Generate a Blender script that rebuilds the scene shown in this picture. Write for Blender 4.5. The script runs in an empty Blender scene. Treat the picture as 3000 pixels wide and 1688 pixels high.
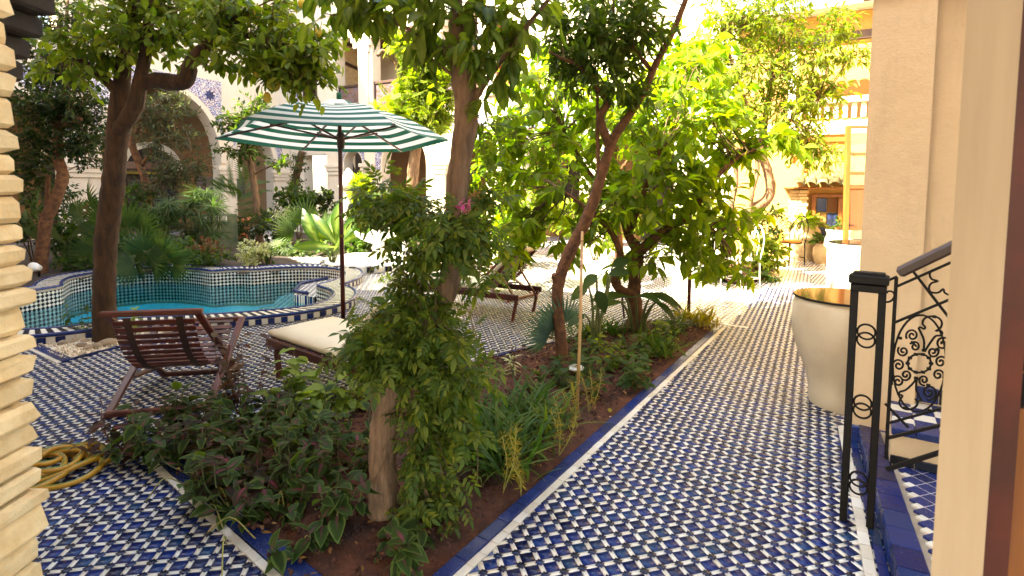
import bpy, bmesh, math, random
import numpy as np
from mathutils import Vector, Matrix
from mathutils.geometry import tessellate_polygon
R = math.radians
SC = bpy.context.scene
COL = SC.collection
rng = np.random.default_rng(7)
random.seed(7)

# ------------------------------------------------------------------ camera
LENS_PX, PITCH, ROLL, CY, EYE = 1561.43, 0.0716897, 0.0037632, 664.34, 1.55   # solved from the floor tile lattice of the photo
cam_d = bpy.data.cameras.new('camera'); cam = bpy.data.objects.new('camera', cam_d); COL.objects.link(cam)
cam_d.sensor_fit = 'HORIZONTAL'; cam_d.sensor_width = 36; cam_d.lens = LENS_PX / 3000 * 36
cam_d.shift_y = -(844 - CY) / 3000
cam_d.clip_start = 0.05; cam_d.clip_end = 500
_c, _s = math.cos(PITCH), math.sin(PITCH)
_r, _u, _f = Vector((1, 0, 0)), Vector((0, _s, _c)), Vector((0, _c, -_s))
_r2 = _r * math.cos(ROLL) + _u * math.sin(ROLL); _u2 = _u * math.cos(ROLL) - _r * math.sin(ROLL)
cam.matrix_world = Matrix(((_r2.x, _u2.x, -_f.x, 0), (_r2.y, _u2.y, -_f.y, 0), (_r2.z, _u2.z, -_f.z, EYE), (0, 0, 0, 1)))
cam_d.dof.use_dof = True; cam_d.dof.focus_distance = 5.0; cam_d.dof.aperture_fstop = 5.0
SC.camera = cam

# ------------------------------------------------------------------ sky, sun, exposure
SUN_EL = R(49); SUN_AZ = math.atan2(-0.90, -0.43)      # azimuth from +Y, clockwise: the sun stands behind and to the left
S_DIR = Vector((math.sin(SUN_AZ) * math.cos(SUN_EL), math.cos(SUN_AZ) * math.cos(SUN_EL), math.sin(SUN_EL)))
world = bpy.data.worlds.new('World'); SC.world = world; world.use_nodes = True
_nt = world.node_tree; _bg = _nt.nodes['Background']; _sky = _nt.nodes.new('ShaderNodeTexSky')
_sky.sky_type = 'NISHITA'; _sky.sun_disc = False; _sky.sun_elevation = SUN_EL; _sky.sun_rotation = SUN_AZ % (2 * math.pi)
_sky.air_density = 1.0; _sky.dust_density = 2.5; _sky.ozone_density = 0.6
_nt.links.new(_sky.outputs[0], _bg.inputs[0]); _bg.inputs[1].default_value = 0.13
sun_d = bpy.data.lights.new('sun', 'SUN'); sun = bpy.data.objects.new('sun', sun_d); COL.objects.link(sun)
sun_d.energy = 4.8; sun_d.angle = R(0.5); sun_d.color = (1.0, 0.93, 0.80)
sun.rotation_euler = (-S_DIR).to_track_quat('-Z', 'Y').to_euler(); sun.location = (-12, -12, 20)
vs = SC.view_settings
SC.display_settings.display_device = 'sRGB'
vs.view_transform = 'Standard'; vs.look = 'None'; vs.exposure = 3.52; vs.gamma = 1.0; vs.use_curve_mapping = False
vs.use_white_balance = True; vs.white_balance_temperature = 7500; vs.white_balance_tint = 4

# ------------------------------------------------------------------ where a picture point lies in the place
def ray(xd, yd):
    k = 3000 / 2575.; a = xd * k - 1500; b = yd * k - CY
    u = math.cos(ROLL) * a + math.sin(ROLL) * b; v = -math.sin(ROLL) * a + math.cos(ROLL) * b
    X, U = u / LENS_PX, -v / LENS_PX
    return Vector((X, _c + U * _s, -_s + U * _c))
def G(xd, yd, z=0.0):
    r = ray(xd, yd); t = (z - EYE) / r.z
    return Vector((r.x * t, r.y * t, z))
def D(xd, yd, y):
    r = ray(xd, yd); t = y / r.y
    return Vector((r.x * t, y, EYE + r.z * t))
def on_plane(xd, yd, p, n):
    r = ray(xd, yd); o = Vector((0, 0, EYE)); t = (Vector(p) - o).dot(n) / r.dot(n)
    return o + r * t
def screen(P):
    P = np.asarray(P, float); z = P[..., 2] - EYE
    F = P[..., 1] * _c - z * _s; U = P[..., 1] * _s + z * _c
    F = np.where(np.abs(F) < 1e-6, 1e-6, F)
    u = LENS_PX * P[..., 0] / F; v = -LENS_PX * U / F
    return 1500 + u, CY + v, F
def in_frame(P, m=150):
    x, y, F = screen(P)
    return (F > 0.1) & (x > -m) & (x < 3000 + m) & (y > -m) & (y < 1688 + m)

# ------------------------------------------------------------------ things, parts, labels
def tag(o, label=None, cat=None, group=None, kind=None):
    if label: o['label'] = label
    if cat: o['category'] = cat
    if group: o['group'] = group
    if kind: o['kind'] = kind
    return o
def thing(name, label, cat, loc=(0, 0, 0), group=None, kind=None):
    o = bpy.data.objects.new(name, None); COL.objects.link(o); o.location = loc; o.empty_display_size = 0.1
    return tag(o, label, cat, group, kind)
def setpar(o, par):
    if par is not None:
        o.parent = par; o.matrix_parent_inverse = wmat(par).inverted()
    return o
def wmat(o):
    m = o.matrix_basis.copy()
    if o.parent is not None:
        m = wmat(o.parent) @ o.matrix_parent_inverse @ m
    return m
def obj(name, me, par=None, m=None):
    o = bpy.data.objects.new(name, me); COL.objects.link(o)
    if m is not None: o.matrix_basis = m
    return setpar(o, par)
def copy_tree(o, par=None):
    c = o.copy(); COL.objects.link(c)
    if par is not None: c.parent = par
    for ch in list(o.children): copy_tree(ch, c)
    return c
def mesh(name, V, F, mats, mi=None, smooth=False, attrs=None):
    me = bpy.data.meshes.new(name)
    if isinstance(F, np.ndarray):
        V = np.asarray(V, np.float32); n, k = F.shape
        me.vertices.add(len(V)); me.vertices.foreach_set('co', V.ravel())
        me.loops.add(n * k); me.loops.foreach_set('vertex_index', F.astype(np.int32).ravel())
        me.polygons.add(n); me.polygons.foreach_set('loop_start', np.arange(0, n * k, k, dtype=np.int32))
        me.update(calc_edges=True)
    else:
        me.from_pydata([tuple(v) for v in V], [], F); me.update()
    if not isinstance(mats, (list, tuple)): mats = [mats]
    for m in mats: me.materials.append(m)
    if mi is not None: me.polygons.foreach_set('material_index', np.asarray(mi, np.int32))
    if smooth: me.polygons.foreach_set('use_smooth', np.ones(len(me.polygons), bool))
    if attrs:
        for k, a in attrs.items():
            at = me.attributes.new(k, 'FLOAT', 'POINT'); at.data.foreach_set('value', np.asarray(a, np.float32))
    return me

class MB:
    def __init__(s): s.V = []; s.F = []; s.M = []; s.S = []
    def add(s, V, F, m=0, smooth=False):
        b = len(s.V); s.V += [Vector(v) for v in V]
        for f in F: s.F.append([i + b for i in f]); s.M.append(m); s.S.append(smooth)
        return s
    def box(s, c, size, ax=(1, 0, 0), up=(0, 0, 1), m=0, bev=0.0):
        ax = Vector(ax).normalized(); up = Vector(up).normalized(); ay = up.cross(ax).normalized(); up = ax.cross(ay)
        a, b, d = size[0] / 2, size[1] / 2, size[2] / 2; c = Vector(c)
        if bev > 0:
            V = []; e = min(bev, a * .45, b * .45, d * .45)
            P = [(-a + e, -b + e), (a - e, -b + e), (a - e, b - e), (-a + e, b - e)]
            O = [(-a, -b), (a, -b), (a, b), (-a, b)]
            for lay, z in ((P, -d), (O, -d + e), (O, d - e), (P, d)):
                for (x, y) in lay: V.append(c + ax * x + ay * y + up * z)
            F = [[3, 2, 1, 0], [12, 13, 14, 15]]
            for l in range(3):
                for k in range(4):
                    n = (k + 1) % 4; F.append([l * 4 + k, l * 4 + n, l * 4 + 4 + n, l * 4 + 4 + k])
            return s.add(V, F, m)
        V = [c + ax * x * a + ay * y * b + up * z * d for z in (-1, 1) for (x, y) in ((-1, -1), (1, -1), (1, 1), (-1, 1))]
        return s.add(V, [[3, 2, 1, 0], [4, 5, 6, 7], [0, 1, 5, 4], [1, 2, 6, 5], [2, 3, 7, 6], [3, 0, 4, 7]], m)
    def bar(s, p, q, w, h, up=(0, 0, 1), m=0, bev=0.004):
        p, q = Vector(p), Vector(q); d = q - p
        u = Vector(up)
        if abs(d.normalized().dot(u)) > .99: u = Vector((1, 0, 0))
        return s.box((p + q) / 2, (d.length, w, h), d, u, m, bev)
    def prism(s, poly, z0, z1, m=0):
        n = len(poly); V = [Vector((p[0], p[1], z0)) for p in poly] + [Vector((p[0], p[1], z1)) for p in poly]
        tr = tessellate_polygon([[Vector((p[0], p[1], 0)) for p in poly]])
        F = [[t[0] + n, t[1] + n, t[2] + n] for t in tr]
        F = []
        for t in tr:
            a, b, c = [poly[i] for i in t]
            cr = (b[0] - a[0]) * (c[1] - a[1]) - (b[1] - a[1]) * (c[0] - a[0])
            t = list(t) if cr > 0 else [t[0], t[2], t[1]]
            F.append([i + n for i in t]); F.append([t[0], t[2], t[1]])
        ar = sum(poly[i][0] * poly[(i + 1) % n][1] - poly[(i + 1) % n][0] * poly[i][1] for i in range(n))
        for i in range(n):
            j = (i + 1) % n
            F.append([i, j, j + n, i + n] if ar > 0 else [j, i, i + n, j + n])
        return s.add(V, F, m)
    def tube(s, pts, rad, sides=8, m=0, cap=True, noise=0.0, smooth=True, ell=1.0):
        pts = [Vector(p) for p in pts]; n = len(pts)
        if not hasattr(rad, '__len__'): rad = [rad] * n
        V = []; t0 = (pts[1] - pts[0]).normalized()
        a = t0.orthogonal().normalized(); b = t0.cross(a)
        for i in range(n):
            t = (pts[min(i + 1, n - 1)] - pts[max(i - 1, 0)]).normalized()
            a = (a - t * a.dot(t)).normalized(); b = t.cross(a)
            for k in range(sides):
                an = 2 * math.pi * k / sides; r = rad[i] * (1 + noise * (random.random() - .5) * 2)
                V.append(pts[i] + a * (math.cos(an) * r) + b * (math.sin(an) * r * ell))
        F = []
        for i in range(n - 1):
            for k in range(sides):
                j = (k + 1) % sides; F.append([i * sides + k, i * sides + j, (i + 1) * sides + j, (i + 1) * sides + k])
        s.add(V, F, m, smooth)
        if cap:
            bb = len(s.V) - len(V)
            s.F.append([bb + k for k in range(sides)][::-1]); s.M.append(m); s.S.append(False)
            s.F.append([bb + (n - 1) * sides + k for k in range(sides)]); s.M.append(m); s.S.append(False)
        return s
    def lathe(s, prof, c=(0, 0, 0), seg=24, m=0, smooth=True, a0=0, a1=2 * math.pi, dent=0.0):
        c = Vector(c); V = []; full = abs(a1 - a0 - 2 * math.pi) < 1e-6; ns = seg if full else seg + 1
        for (r, z) in prof:
            for k in range(ns):
                an = a0 + (a1 - a0) * k / seg; rr = r * (1 + dent * math.sin(3 * an + z * 7))
                V.append(c + Vector((math.cos(an) * rr, math.sin(an) * rr, z)))
        F = []
        for i in range(len(prof) - 1):
            for k in range(seg):
                j = (k + 1) % ns; F.append([i * ns + k, i * ns + j, (i + 1) * ns + j, (i + 1) * ns + k])
        return s.add(V, F, m, smooth)
    def build(s, name, mats, par=None, smooth=None):
        me = mesh(name, s.V, s.F, mats, s.M)
        fl = s.S if smooth is None else [smooth] * len(s.F)
        me.polygons.foreach_set('use_smooth', fl)
        return obj(name, me, par)
def crom(pts, n=6):
    P = [np.array(p, float) for p in pts]; P = [2 * P[0] - P[1]] + P + [2 * P[-1] - P[-2]]; out = []
    for i in range(1, len(P) - 2):
        for k in range(n):
            t = k / n; a, b, c, d = P[i - 1:i + 3]
            out.append(.5 * ((2 * b) + (c - a) * t + (2 * a - 5 * b + 4 * c - d) * t * t + (3 * b - a - 3 * c + d) * t ** 3))
    out.append(P[-2]); return out
def inside(poly, x, y):
    x = np.asarray(x); y = np.asarray(y); r = np.zeros(x.shape, bool); n = len(poly)
    for i in range(n):
        x0, y0 = poly[i][:2]; x1, y1 = poly[(i + 1) % n][:2]
        c = ((y0 > y) != (y1 > y)) & (x < (x1 - x0) * (y - y0) / ((y1 - y0) or 1e-9) + x0); r ^= c
    return r
def clip(poly, lines):
    for (px, py, nx, ny) in lines:             # keep the side the normal points to
        out = []; n = len(poly)
        for i in range(n):
            a, b = poly[i], poly[(i + 1) % n]
            da = (a[0] - px) * nx + (a[1] - py) * ny; db = (b[0] - px) * nx + (b[1] - py) * ny
            if da >= 0: out.append(a)
            if da * db < 0:
                t = da / (da - db); out.append((a[0] + (b[0] - a[0]) * t, a[1] + (b[1] - a[1]) * t))
        poly = out
        if len(poly) < 3: return None
    return poly

# ------------------------------------------------------------------ materials
def nmat(name):
    m = bpy.data.materials.new(name); m.use_nodes = True
    nt = m.node_tree; p = nt.nodes['Principled BSDF']
    return m, nt, p
def N(nt, t, **kw):
    n = nt.nodes.new(t)
    for k, v in kw.items():
        if k.startswith('i_'): n.inputs[int(k[2:])].default_value = v
        else: setattr(n, k, v)
    return n
def math_n(nt, op, a, b=None):
    n = nt.nodes.new('ShaderNodeMath'); n.operation = op
    for i, v in enumerate((a, b)):
        if v is None: continue
        if hasattr(v, 'links') or hasattr(v, 'is_linked'): nt.links.new(v, n.inputs[i])
        else: n.inputs[i].default_value = v
    return n.outputs[0]
def rnd_out(nt):
    oi = N(nt, 'ShaderNodeObjectInfo'); ge = N(nt, 'ShaderNodeNewGeometry')
    return math_n(nt, 'FRACT', math_n(nt, 'ADD', oi.outputs['Random'], ge.outputs['Random Per Island']))
def ramp(nt, fac, stops):
    r = N(nt, 'ShaderNodeValToRGB'); e = r.color_ramp.elements
    while len(e) < len(stops): e.new(0.5)
    for k, (p, c) in enumerate(stops): e[k].position = p; e[k].color = (*c, 1)
    nt.links.new(fac, r.inputs[0]); return r.outputs[0]
def mixc(nt, f, a, b, mode='MIX'):
    n = N(nt, 'ShaderNodeMix', data_type='RGBA', blend_type=mode)
    for i, v in ((0, f), (6, a), (7, b)):
        if hasattr(v, 'is_linked'): nt.links.new(v, n.inputs[i])
        elif i == 0: n.inputs[i].default_value = v
        else: n.inputs[i].default_value = (*v, 1)
    return n.outputs[2]
def noise(nt, scale, detail=4, rough=.55, coord='Object', stretch=None):
    tc = N(nt, 'ShaderNodeTexCoord'); n = N(nt, 'ShaderNodeTexNoise'); n.inputs['Scale'].default_value = scale
    n.inputs['Detail'].default_value = detail; n.inputs['Roughness'].default_value = rough
    src = tc.outputs[coord]
    if stretch:
        mp = N(nt, 'ShaderNodeMapping'); mp.inputs['Scale'].default_value = stretch; nt.links.new(src, mp.inputs[0]); src = mp.outputs[0]
    nt.links.new(src, n.inputs[0]); return n.outputs['Fac']
def bump(nt, p, h, dist=.01, st=.6):
    b = N(nt, 'ShaderNodeBump'); b.inputs['Strength'].default_value = st; b.inputs['Distance'].default_value = dist
    nt.links.new(h, b.inputs['Height']); nt.links.new(b.outputs[0], p.inputs['Normal'])
def pmat(name, c1, c2=None, scale=6, rough=.7, bs=40, bd=.003, bst=.5, coat=0, metal=0, stops=None, rnd=0.0, stretch=None, spec=.5, lo=.35, hi=.65):
    m, nt, p = nmat(name); c2 = c2 or c1
    f = noise(nt, scale, 5, .6, stretch=stretch); c = ramp(nt, f, [(lo, c1), (hi, c2)])
    if stops: c = mixc(nt, .35, ramp(nt, rnd_out(nt), stops), c, 'MIX') if c1 != c2 else ramp(nt, rnd_out(nt), stops)
    if rnd:
        v = math_n(nt, 'ADD', 1 - rnd, math_n(nt, 'MULTIPLY', rnd_out(nt), 2 * rnd)); h = N(nt, 'ShaderNodeHueSaturation')
        nt.links.new(v, h.inputs['Value']); nt.links.new(c, h.inputs['Color']); c = h.outputs[0]
    nt.links.new(c, p.inputs['Base Color']); p.inputs['Roughness'].default_value = rough; p.inputs['Metallic'].default_value = metal
    p.inputs['Specular IOR Level'].default_value = spec
    p.inputs['Coat Weight'].default_value = coat; p.inputs['Coat Roughness'].default_value = .12
    if bst: bump(nt, p, noise(nt, bs, 5, .65, stretch=stretch), bd, bst)
    return m
def lmat(name, a, b, c, mid=None, trans=.45, rough=.5, tcol=None, spec=.2):
    m, nt, p = nmat(name); col = ramp(nt, rnd_out(nt), [(0, a), (.55, b), (1, c)])
    at = N(nt, 'ShaderNodeAttribute'); at.attribute_name = 'mid'
    if mid: col = mixc(nt, math_n(nt, 'POWER', at.outputs['Fac'], 1.6), col, mid)
    col = mixc(nt, math_n(nt, 'MULTIPLY', noise(nt, 30, 2), .25), col, tuple(x * .5 for x in a))
    nt.links.new(col, p.inputs['Base Color']); p.inputs['Roughness'].default_value = rough; p.inputs['Specular IOR Level'].default_value = spec
    tr = N(nt, 'ShaderNodeBsdfTranslucent'); ms = N(nt, 'ShaderNodeMixShader'); ms.inputs[0].default_value = trans
    t = mixc(nt, 1.0, col, tcol or (1.75, 1.9, .5), 'MULTIPLY'); nt.links.new(t, tr.inputs[0])
    out = nt.nodes['Material Output']; nt.links.new(p.outputs[0], ms.inputs[1]); nt.links.new(tr.outputs[0], ms.inputs[2]); nt.links.new(ms.outputs[0], out.inputs[0])
    return m
BLUE = [(0, (.002, .004, .03)), (.3, (.002, .011, .085)), (.6, (.003, .018, .135)), (.8, (.004, .034, .10)), (.92, (.016, .014, .06)), (1, (.004, .032, .16))]
def glazed(name, stops, rough=.2, coat=.0, wear=.1):
    m, nt, p = nmat(name); c = ramp(nt, rnd_out(nt), stops)
    ps = N(nt, 'ShaderNodeNewGeometry').outputs['Position']
    def wn_(sc, det=4):
        q = N(nt, 'ShaderNodeTexNoise'); q.inputs['Scale'].default_value = sc; q.inputs['Detail'].default_value = det; q.inputs['Roughness'].default_value = .65; nt.links.new(ps, q.inputs[0]); return q.outputs['Fac']
    c = mixc(nt, math_n(nt, 'MULTIPLY', math_n(nt, 'GREATER_THAN', wn_(60), .67), wear * 3), c, (.30, .23, .16))
    c = mixc(nt, math_n(nt, 'MULTIPLY', ramp(nt, wn_(1.6, 6), [(.42, (0, 0, 0)), (.68, (1, 1, 1))]), .24), c, (.02, .016, .012))
    c = mixc(nt, math_n(nt, 'MULTIPLY', noise(nt, 14, 3), .35), c, tuple(x * .45 for x in stops[0][1]))
    nt.links.new(c, p.inputs['Base Color']); nt.links.new(math_n(nt, 'ADD', rough, math_n(nt, 'MULTIPLY', noise(nt, 25, 3), .22)), p.inputs['Roughness'])
    p.inputs['Specular IOR Level'].default_value = .28
    bump(nt, p, noise(nt, 22, 3), .004, .3)
    return m
def plas(name, a, b):
    m, nt, p = nmat(name); c = ramp(nt, noise(nt, 1.1, 6, .65), [(.3, b), (.7, a)])
    c = mixc(nt, math_n(nt, 'MULTIPLY', ramp(nt, noise(nt, 3.5, 6, .7, stretch=(3, 3, .35)), [(.52, (0, 0, 0)), (.75, (1, 1, 1))]), .22), c, tuple(x * .55 for x in b))
    c = mixc(nt, math_n(nt, 'MULTIPLY', ramp(nt, noise(nt, 26, 5, .7), [(.6, (0, 0, 0)), (.72, (1, 1, 1))]), .16), c, tuple(x * .5 for x in b))
    tc = N(nt, 'ShaderNodeTexCoord'); sp = N(nt, 'ShaderNodeSeparateXYZ'); nt.links.new(tc.outputs['Object'], sp.inputs[0])
    h = math_n(nt, 'ADD', sp.outputs[2], math_n(nt, 'MULTIPLY', noise(nt, 6, 5, .7), .5))
    c = mixc(nt, math_n(nt, 'MULTIPLY', ramp(nt, h, [(.3, (1, 1, 1)), (.62, (0, 0, 0))]), .35), c, tuple(x * .5 for x in b))
    nt.links.new(c, p.inputs['Base Color']); p.inputs['Roughness'].default_value = .88
    hb = math_n(nt, 'ADD', noise(nt, 7, 4, .6), math_n(nt, 'MULTIPLY', noise(nt, 80, 5, .7), .25)); bump(nt, p, hb, .012, .5); return m
M = {}
M['blue'] = glazed('blue_glaze', BLUE, .12)
M['star'] = glazed('navy_glaze', [(0, (.003, .004, .02)), (.6, (.006, .01, .05)), (1, (.006, .02, .09))], .14)
M['white'] = glazed('cream_glaze', [(0, (.62, .54, .42)), (.5, (.70, .63, .52)), (1, (.74, .69, .60))], .22, wear=.03)
M['black'] = glazed('black_glaze', [(0, (.004, .004, .008)), (1, (.008, .012, .03))], .15, wear=.04)
M['navy_edge'] = glazed('edging_glaze', [(0, (.008, .015, .07)), (.5, (.01, .025, .14)), (1, (.02, .03, .12))], .14)
M['grout'] = pmat('grout', (.36, .29, .21), (.22, .17, .12), 9, .9, 90)
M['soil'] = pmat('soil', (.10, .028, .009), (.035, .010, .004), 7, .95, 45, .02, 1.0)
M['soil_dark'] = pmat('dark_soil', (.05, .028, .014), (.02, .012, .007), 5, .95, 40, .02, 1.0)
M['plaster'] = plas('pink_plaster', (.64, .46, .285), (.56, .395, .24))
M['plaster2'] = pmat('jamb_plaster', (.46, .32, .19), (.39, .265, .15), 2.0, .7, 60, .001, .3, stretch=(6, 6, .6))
M['facade'] = plas('cream_plaster', (.62, .52, .41), (.55, .45, .34))
M['gallery'] = pmat('shaded_gallery_plaster', (.20, .10, .035), (.14, .065, .02), .8, .9, 30, .003, .3)  # darker ochre: the dimness of the gallery is put into its colour
M['ochre'] = pmat('ochre_plaster', (.46, .26, .075), (.40, .22, .06), .8, .9, 30, .003, .3)
M['stone'] = pmat('pale_stone', (.78, .60, .34), (.62, .42, .20), 9, .9, 38, .006, .9, rnd=.12)
M['brickm'] = pmat('pale_brick', (.58, .42, .24), (.44, .29, .14), 7, .9, 40, .004, .7, rnd=.2)
M['darkbrick'] = pmat('shade_toned_brick', (.03, .02, .013), (.015, .01, .007), 7, .95, 40, .004, .7)  # brick of the arch's dark side, shade put into the colour
M['wood'] = pmat('red_varnished_wood', (.105, .016, .005), (.045, .007, .002), 5, .42, 30, .0015, .4, coat=.08, stretch=(1, 1, 1), rnd=.2)
M['wood_o'] = pmat('orange_wood', (.26, .085, .014), (.17, .05, .008), 4, .4, 30, .0015, .3, stretch=(3, 3, .5))
M['wood_d'] = pmat('dark_wood', (.05, .018, .008), (.025, .009, .004), 4, .5, 30, .002, .4)
M['bamboo'] = pmat('bamboo', (.42, .24, .08), (.30, .15, .05), 8, .5, 30, .001, .3, stretch=(1, 1, .2))
M['iron'] = pmat('black_iron', (.003, .002, .0015), (.007, .004, .002), 30, .5, 60, .001, .4, spec=.15)
M['ceramic'] = pmat('cream_ceramic', (.54, .44, .32), (.46, .36, .25), 4, .38, 25, .003, .35)
M['ceramic2'] = pmat('shade_toned_cream_glaze', (.40, .34, .25), (.30, .25, .18), 4, .45, 25, .003, .35)  # lowered cream, carries the second jar's dappled shade in its colour
M['amphora'] = pmat('weathered_clay', (.46, .33, .18), (.33, .22, .11), 5, .8, 30, .004, .6)
M['terracotta'] = pmat('terracotta', (.42, .15, .06), (.28, .09, .035), 5, .85, 30, .004, .6)
M['marble'] = pmat('white_marble', (.80, .78, .74), (.7, .68, .64), 3, .35, 25, .001, .2)
M['cushion'] = pmat('cream_canvas', (.76, .66, .49), (.70, .60, .44), 2, .9, 160, .001, .5)
M['hose'] = pmat('yellow_hose', (.50, .26, .015), (.42, .19, .015), 5, .45, 60, .0005, .2)
M['hose_g'] = pmat('hose_stripe', (.12, .20, .03), (.10, .16, .03), 5, .45, 60, .0005, .2)
M['white_paint'] = pmat('white_paint', (.78, .76, .72), (.7, .68, .64), 3, .4, 30, .001, .2)
M['roof'] = pmat('green_roof_tile', (.05, .08, .04), (.16, .14, .08), 5, .5, 25, .003, .5, rnd=.3)
M['pebble'] = pmat('river_pebble', (.34, .24, .15), (.24, .17, .11), 5, .75, 40, .004, .5, rnd=.35)
M['gravel'] = pmat('pale_gravel', (.62, .52, .38), (.5, .4, .28), 9, .85, 50, .003, .5, rnd=.25)
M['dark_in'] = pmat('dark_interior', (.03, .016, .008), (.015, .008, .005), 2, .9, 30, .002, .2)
M['pool_floor'] = pmat('turquoise_mosaic', (.30, .80, .84), (.22, .72, .78), 9, .4, 60, .002, .4)
M['bark1'] = pmat('brown_bark', (.075, .032, .011), (.028, .012, .004), 9, .92, 26, .012, 1.0, stretch=(2.2, 2.2, .6))
M['bark2'] = pmat('grey_bark', (.22, .125, .068), (.095, .05, .026), 11, .92, 30, .012, 1.0, stretch=(2.5, 2.5, .5))
M['bark3'] = pmat('red_bark', (.17, .068, .024), (.07, .026, .009), 14, .92, 34, .02, 1.0)
M['twig'] = pmat('twig_bark', (.13, .075, .03), (.07, .04, .016), 14, .85, 40, .003, .6)
M['stemg'] = pmat('green_stem', (.10, .12, .03), (.07, .08, .02), 10, .6, 40, .001, .3)
M['yellow_stem'] = pmat('pale_runner', (.30, .26, .05), (.22, .18, .04), 10, .6, 40, .001, .3)
M['lemon'] = pmat('lemon_peel', (.62, .42, .03), (.45, .34, .03), 4, .45, 120, .001, .5)
M['orange'] = pmat('orange_peel', (.62, .22, .02), (.55, .18, .02), 4, .45, 120, .001, .5)
M['l_citrus'] = lmat('citrus_leaf', (.06, .11, .010), (.12, .175, .015), (.25, .26, .024), mid=(.16, .17, .04))
M['l_citrus2'] = lmat('broad_citrus_leaf', (.04, .078, .008), (.08, .125, .012), (.16, .18, .02), mid=(.20, .24, .05))
M['l_fine'] = lmat('fine_dark_leaf', (.018, .032, .010), (.03, .05, .015), (.055, .07, .02))
M['l_olive'] = lmat('olive_leaf', (.04, .055, .025), (.06, .075, .035), (.09, .10, .05), tcol=(1.4, 1.4, .8))
M['l_bright'] = lmat('lime_tree_leaf', (.07, .135, .012), (.125, .205, .016), (.24, .27, .022), mid=(.2, .23, .035), trans=.65)
M['l_lime2'] = lmat('lime_leaf', (.085, .17, .014), (.15, .25, .02), (.29, .34, .03), trans=.6)
M['l_sun'] = lmat('yellow_green_leaf', (.075, .12, .014), (.13, .18, .02), (.23, .24, .028), trans=.55)
M['l_lance'] = lmat('lance_leaf', (.035, .065, .010), (.06, .10, .014), (.12, .16, .02), mid=(.10, .14, .03))
M['l_vine'] = lmat('jasmine_leaf', (.035, .075, .008), (.085, .125, .012), (.20, .205, .02), mid=(.07, .09, .02), trans=.4)
M['l_coleus'] = lmat('coleus_leaf', (.018, .038, .006), (.034, .055, .008), (.07, .085, .014), mid=(.07, .010, .018), trans=.25)
M['l_coleus2'] = lmat('dark_coleus_leaf', (.022, .016, .006), (.030, .024, .007), (.045, .045, .011), mid=(.09, .012, .025), trans=.25)
def coleus(name, edge, body, heart):
    m = lmat(name, edge, edge, edge, trans=.25, rough=.6, spec=.12); nt = m.node_tree; p = nt.nodes['Principled BSDF']; at = N(nt, 'ShaderNodeAttribute'); at.attribute_name = 'mid'
    f = math_n(nt, 'ADD', at.outputs['Fac'], math_n(nt, 'MULTIPLY', math_n(nt, 'SUBTRACT', rnd_out(nt), .5), .35))
    c = ramp(nt, f, [(.06, edge), (.22, body), (.62, tuple(x * .8 for x in body)), (.95, heart)]); h = N(nt, 'ShaderNodeHueSaturation'); nt.links.new(c, h.inputs['Color']); nt.links.new(math_n(nt, 'ADD', .65, math_n(nt, 'MULTIPLY', rnd_out(nt), .8)), h.inputs['Value'])
    nt.links.new(h.outputs[0], p.inputs['Base Color']); return m
M['l_coleus'] = coleus('coleus_leaf_zoned', (.10, .14, .03), (.022, .045, .009), (.13, .03, .045))
M['l_coleus2'] = coleus('dark_coleus_leaf_zoned', (.06, .075, .018), (.026, .016, .008), (.15, .022, .04))
M['l_lime'] = lmat('lime_coleus_leaf', (.14, .20, .025), (.19, .25, .035), (.26, .29, .05), mid=(.20, .25, .05), trans=.35)
M['l_purple'] = lmat('bronze_leaf', (.05, .022, .014), (.075, .035, .018), (.10, .06, .022), trans=.35, tcol=(1.8, 1.0, .6))
M['l_strap'] = lmat('strap_leaf', (.03, .07, .010), (.05, .10, .014), (.11, .14, .02), trans=.35)
M['l_palm'] = lmat('palm_leaf', (.028, .06, .015), (.045, .08, .02), (.07, .10, .025), trans=.3)
M['l_blue'] = lmat('blue_palm_leaf', (.07, .12, .09), (.10, .16, .12), (.14, .19, .14), trans=.2)
M['l_banana'] = lmat('banana_leaf', (.02, .06, .008), (.03, .08, .010), (.045, .10, .014), mid=(.20, .25, .06), trans=.5, rough=.3)
M['l_shrub'] = lmat('shrub_leaf', (.025, .05, .011), (.045, .08, .015), (.08, .11, .02))
M['l_varieg'] = lmat('variegated_leaf', (.35, .36, .20), (.50, .48, .28), (.60, .56, .36), mid=(.10, .16, .04), trans=.3)
M['l_gold'] = lmat('yellowing_leaf', (.20, .17, .02), (.26, .20, .025), (.32, .22, .03), trans=.4)
M['l_red'] = lmat('red_flower', (.20, .03, .015), (.16, .06, .02), (.06, .09, .02), trans=.3, tcol=(1.4, .6, .5))
M['l_pink'] = lmat('pink_flower', (.45, .04, .16), (.6, .12, .28), (.75, .45, .5), trans=.3, tcol=(1.3, .8, 1))
M['l_dry'] = lmat('dry_leaf', (.16, .07, .02), (.22, .11, .03), (.30, .17, .05), trans=.25)

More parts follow.
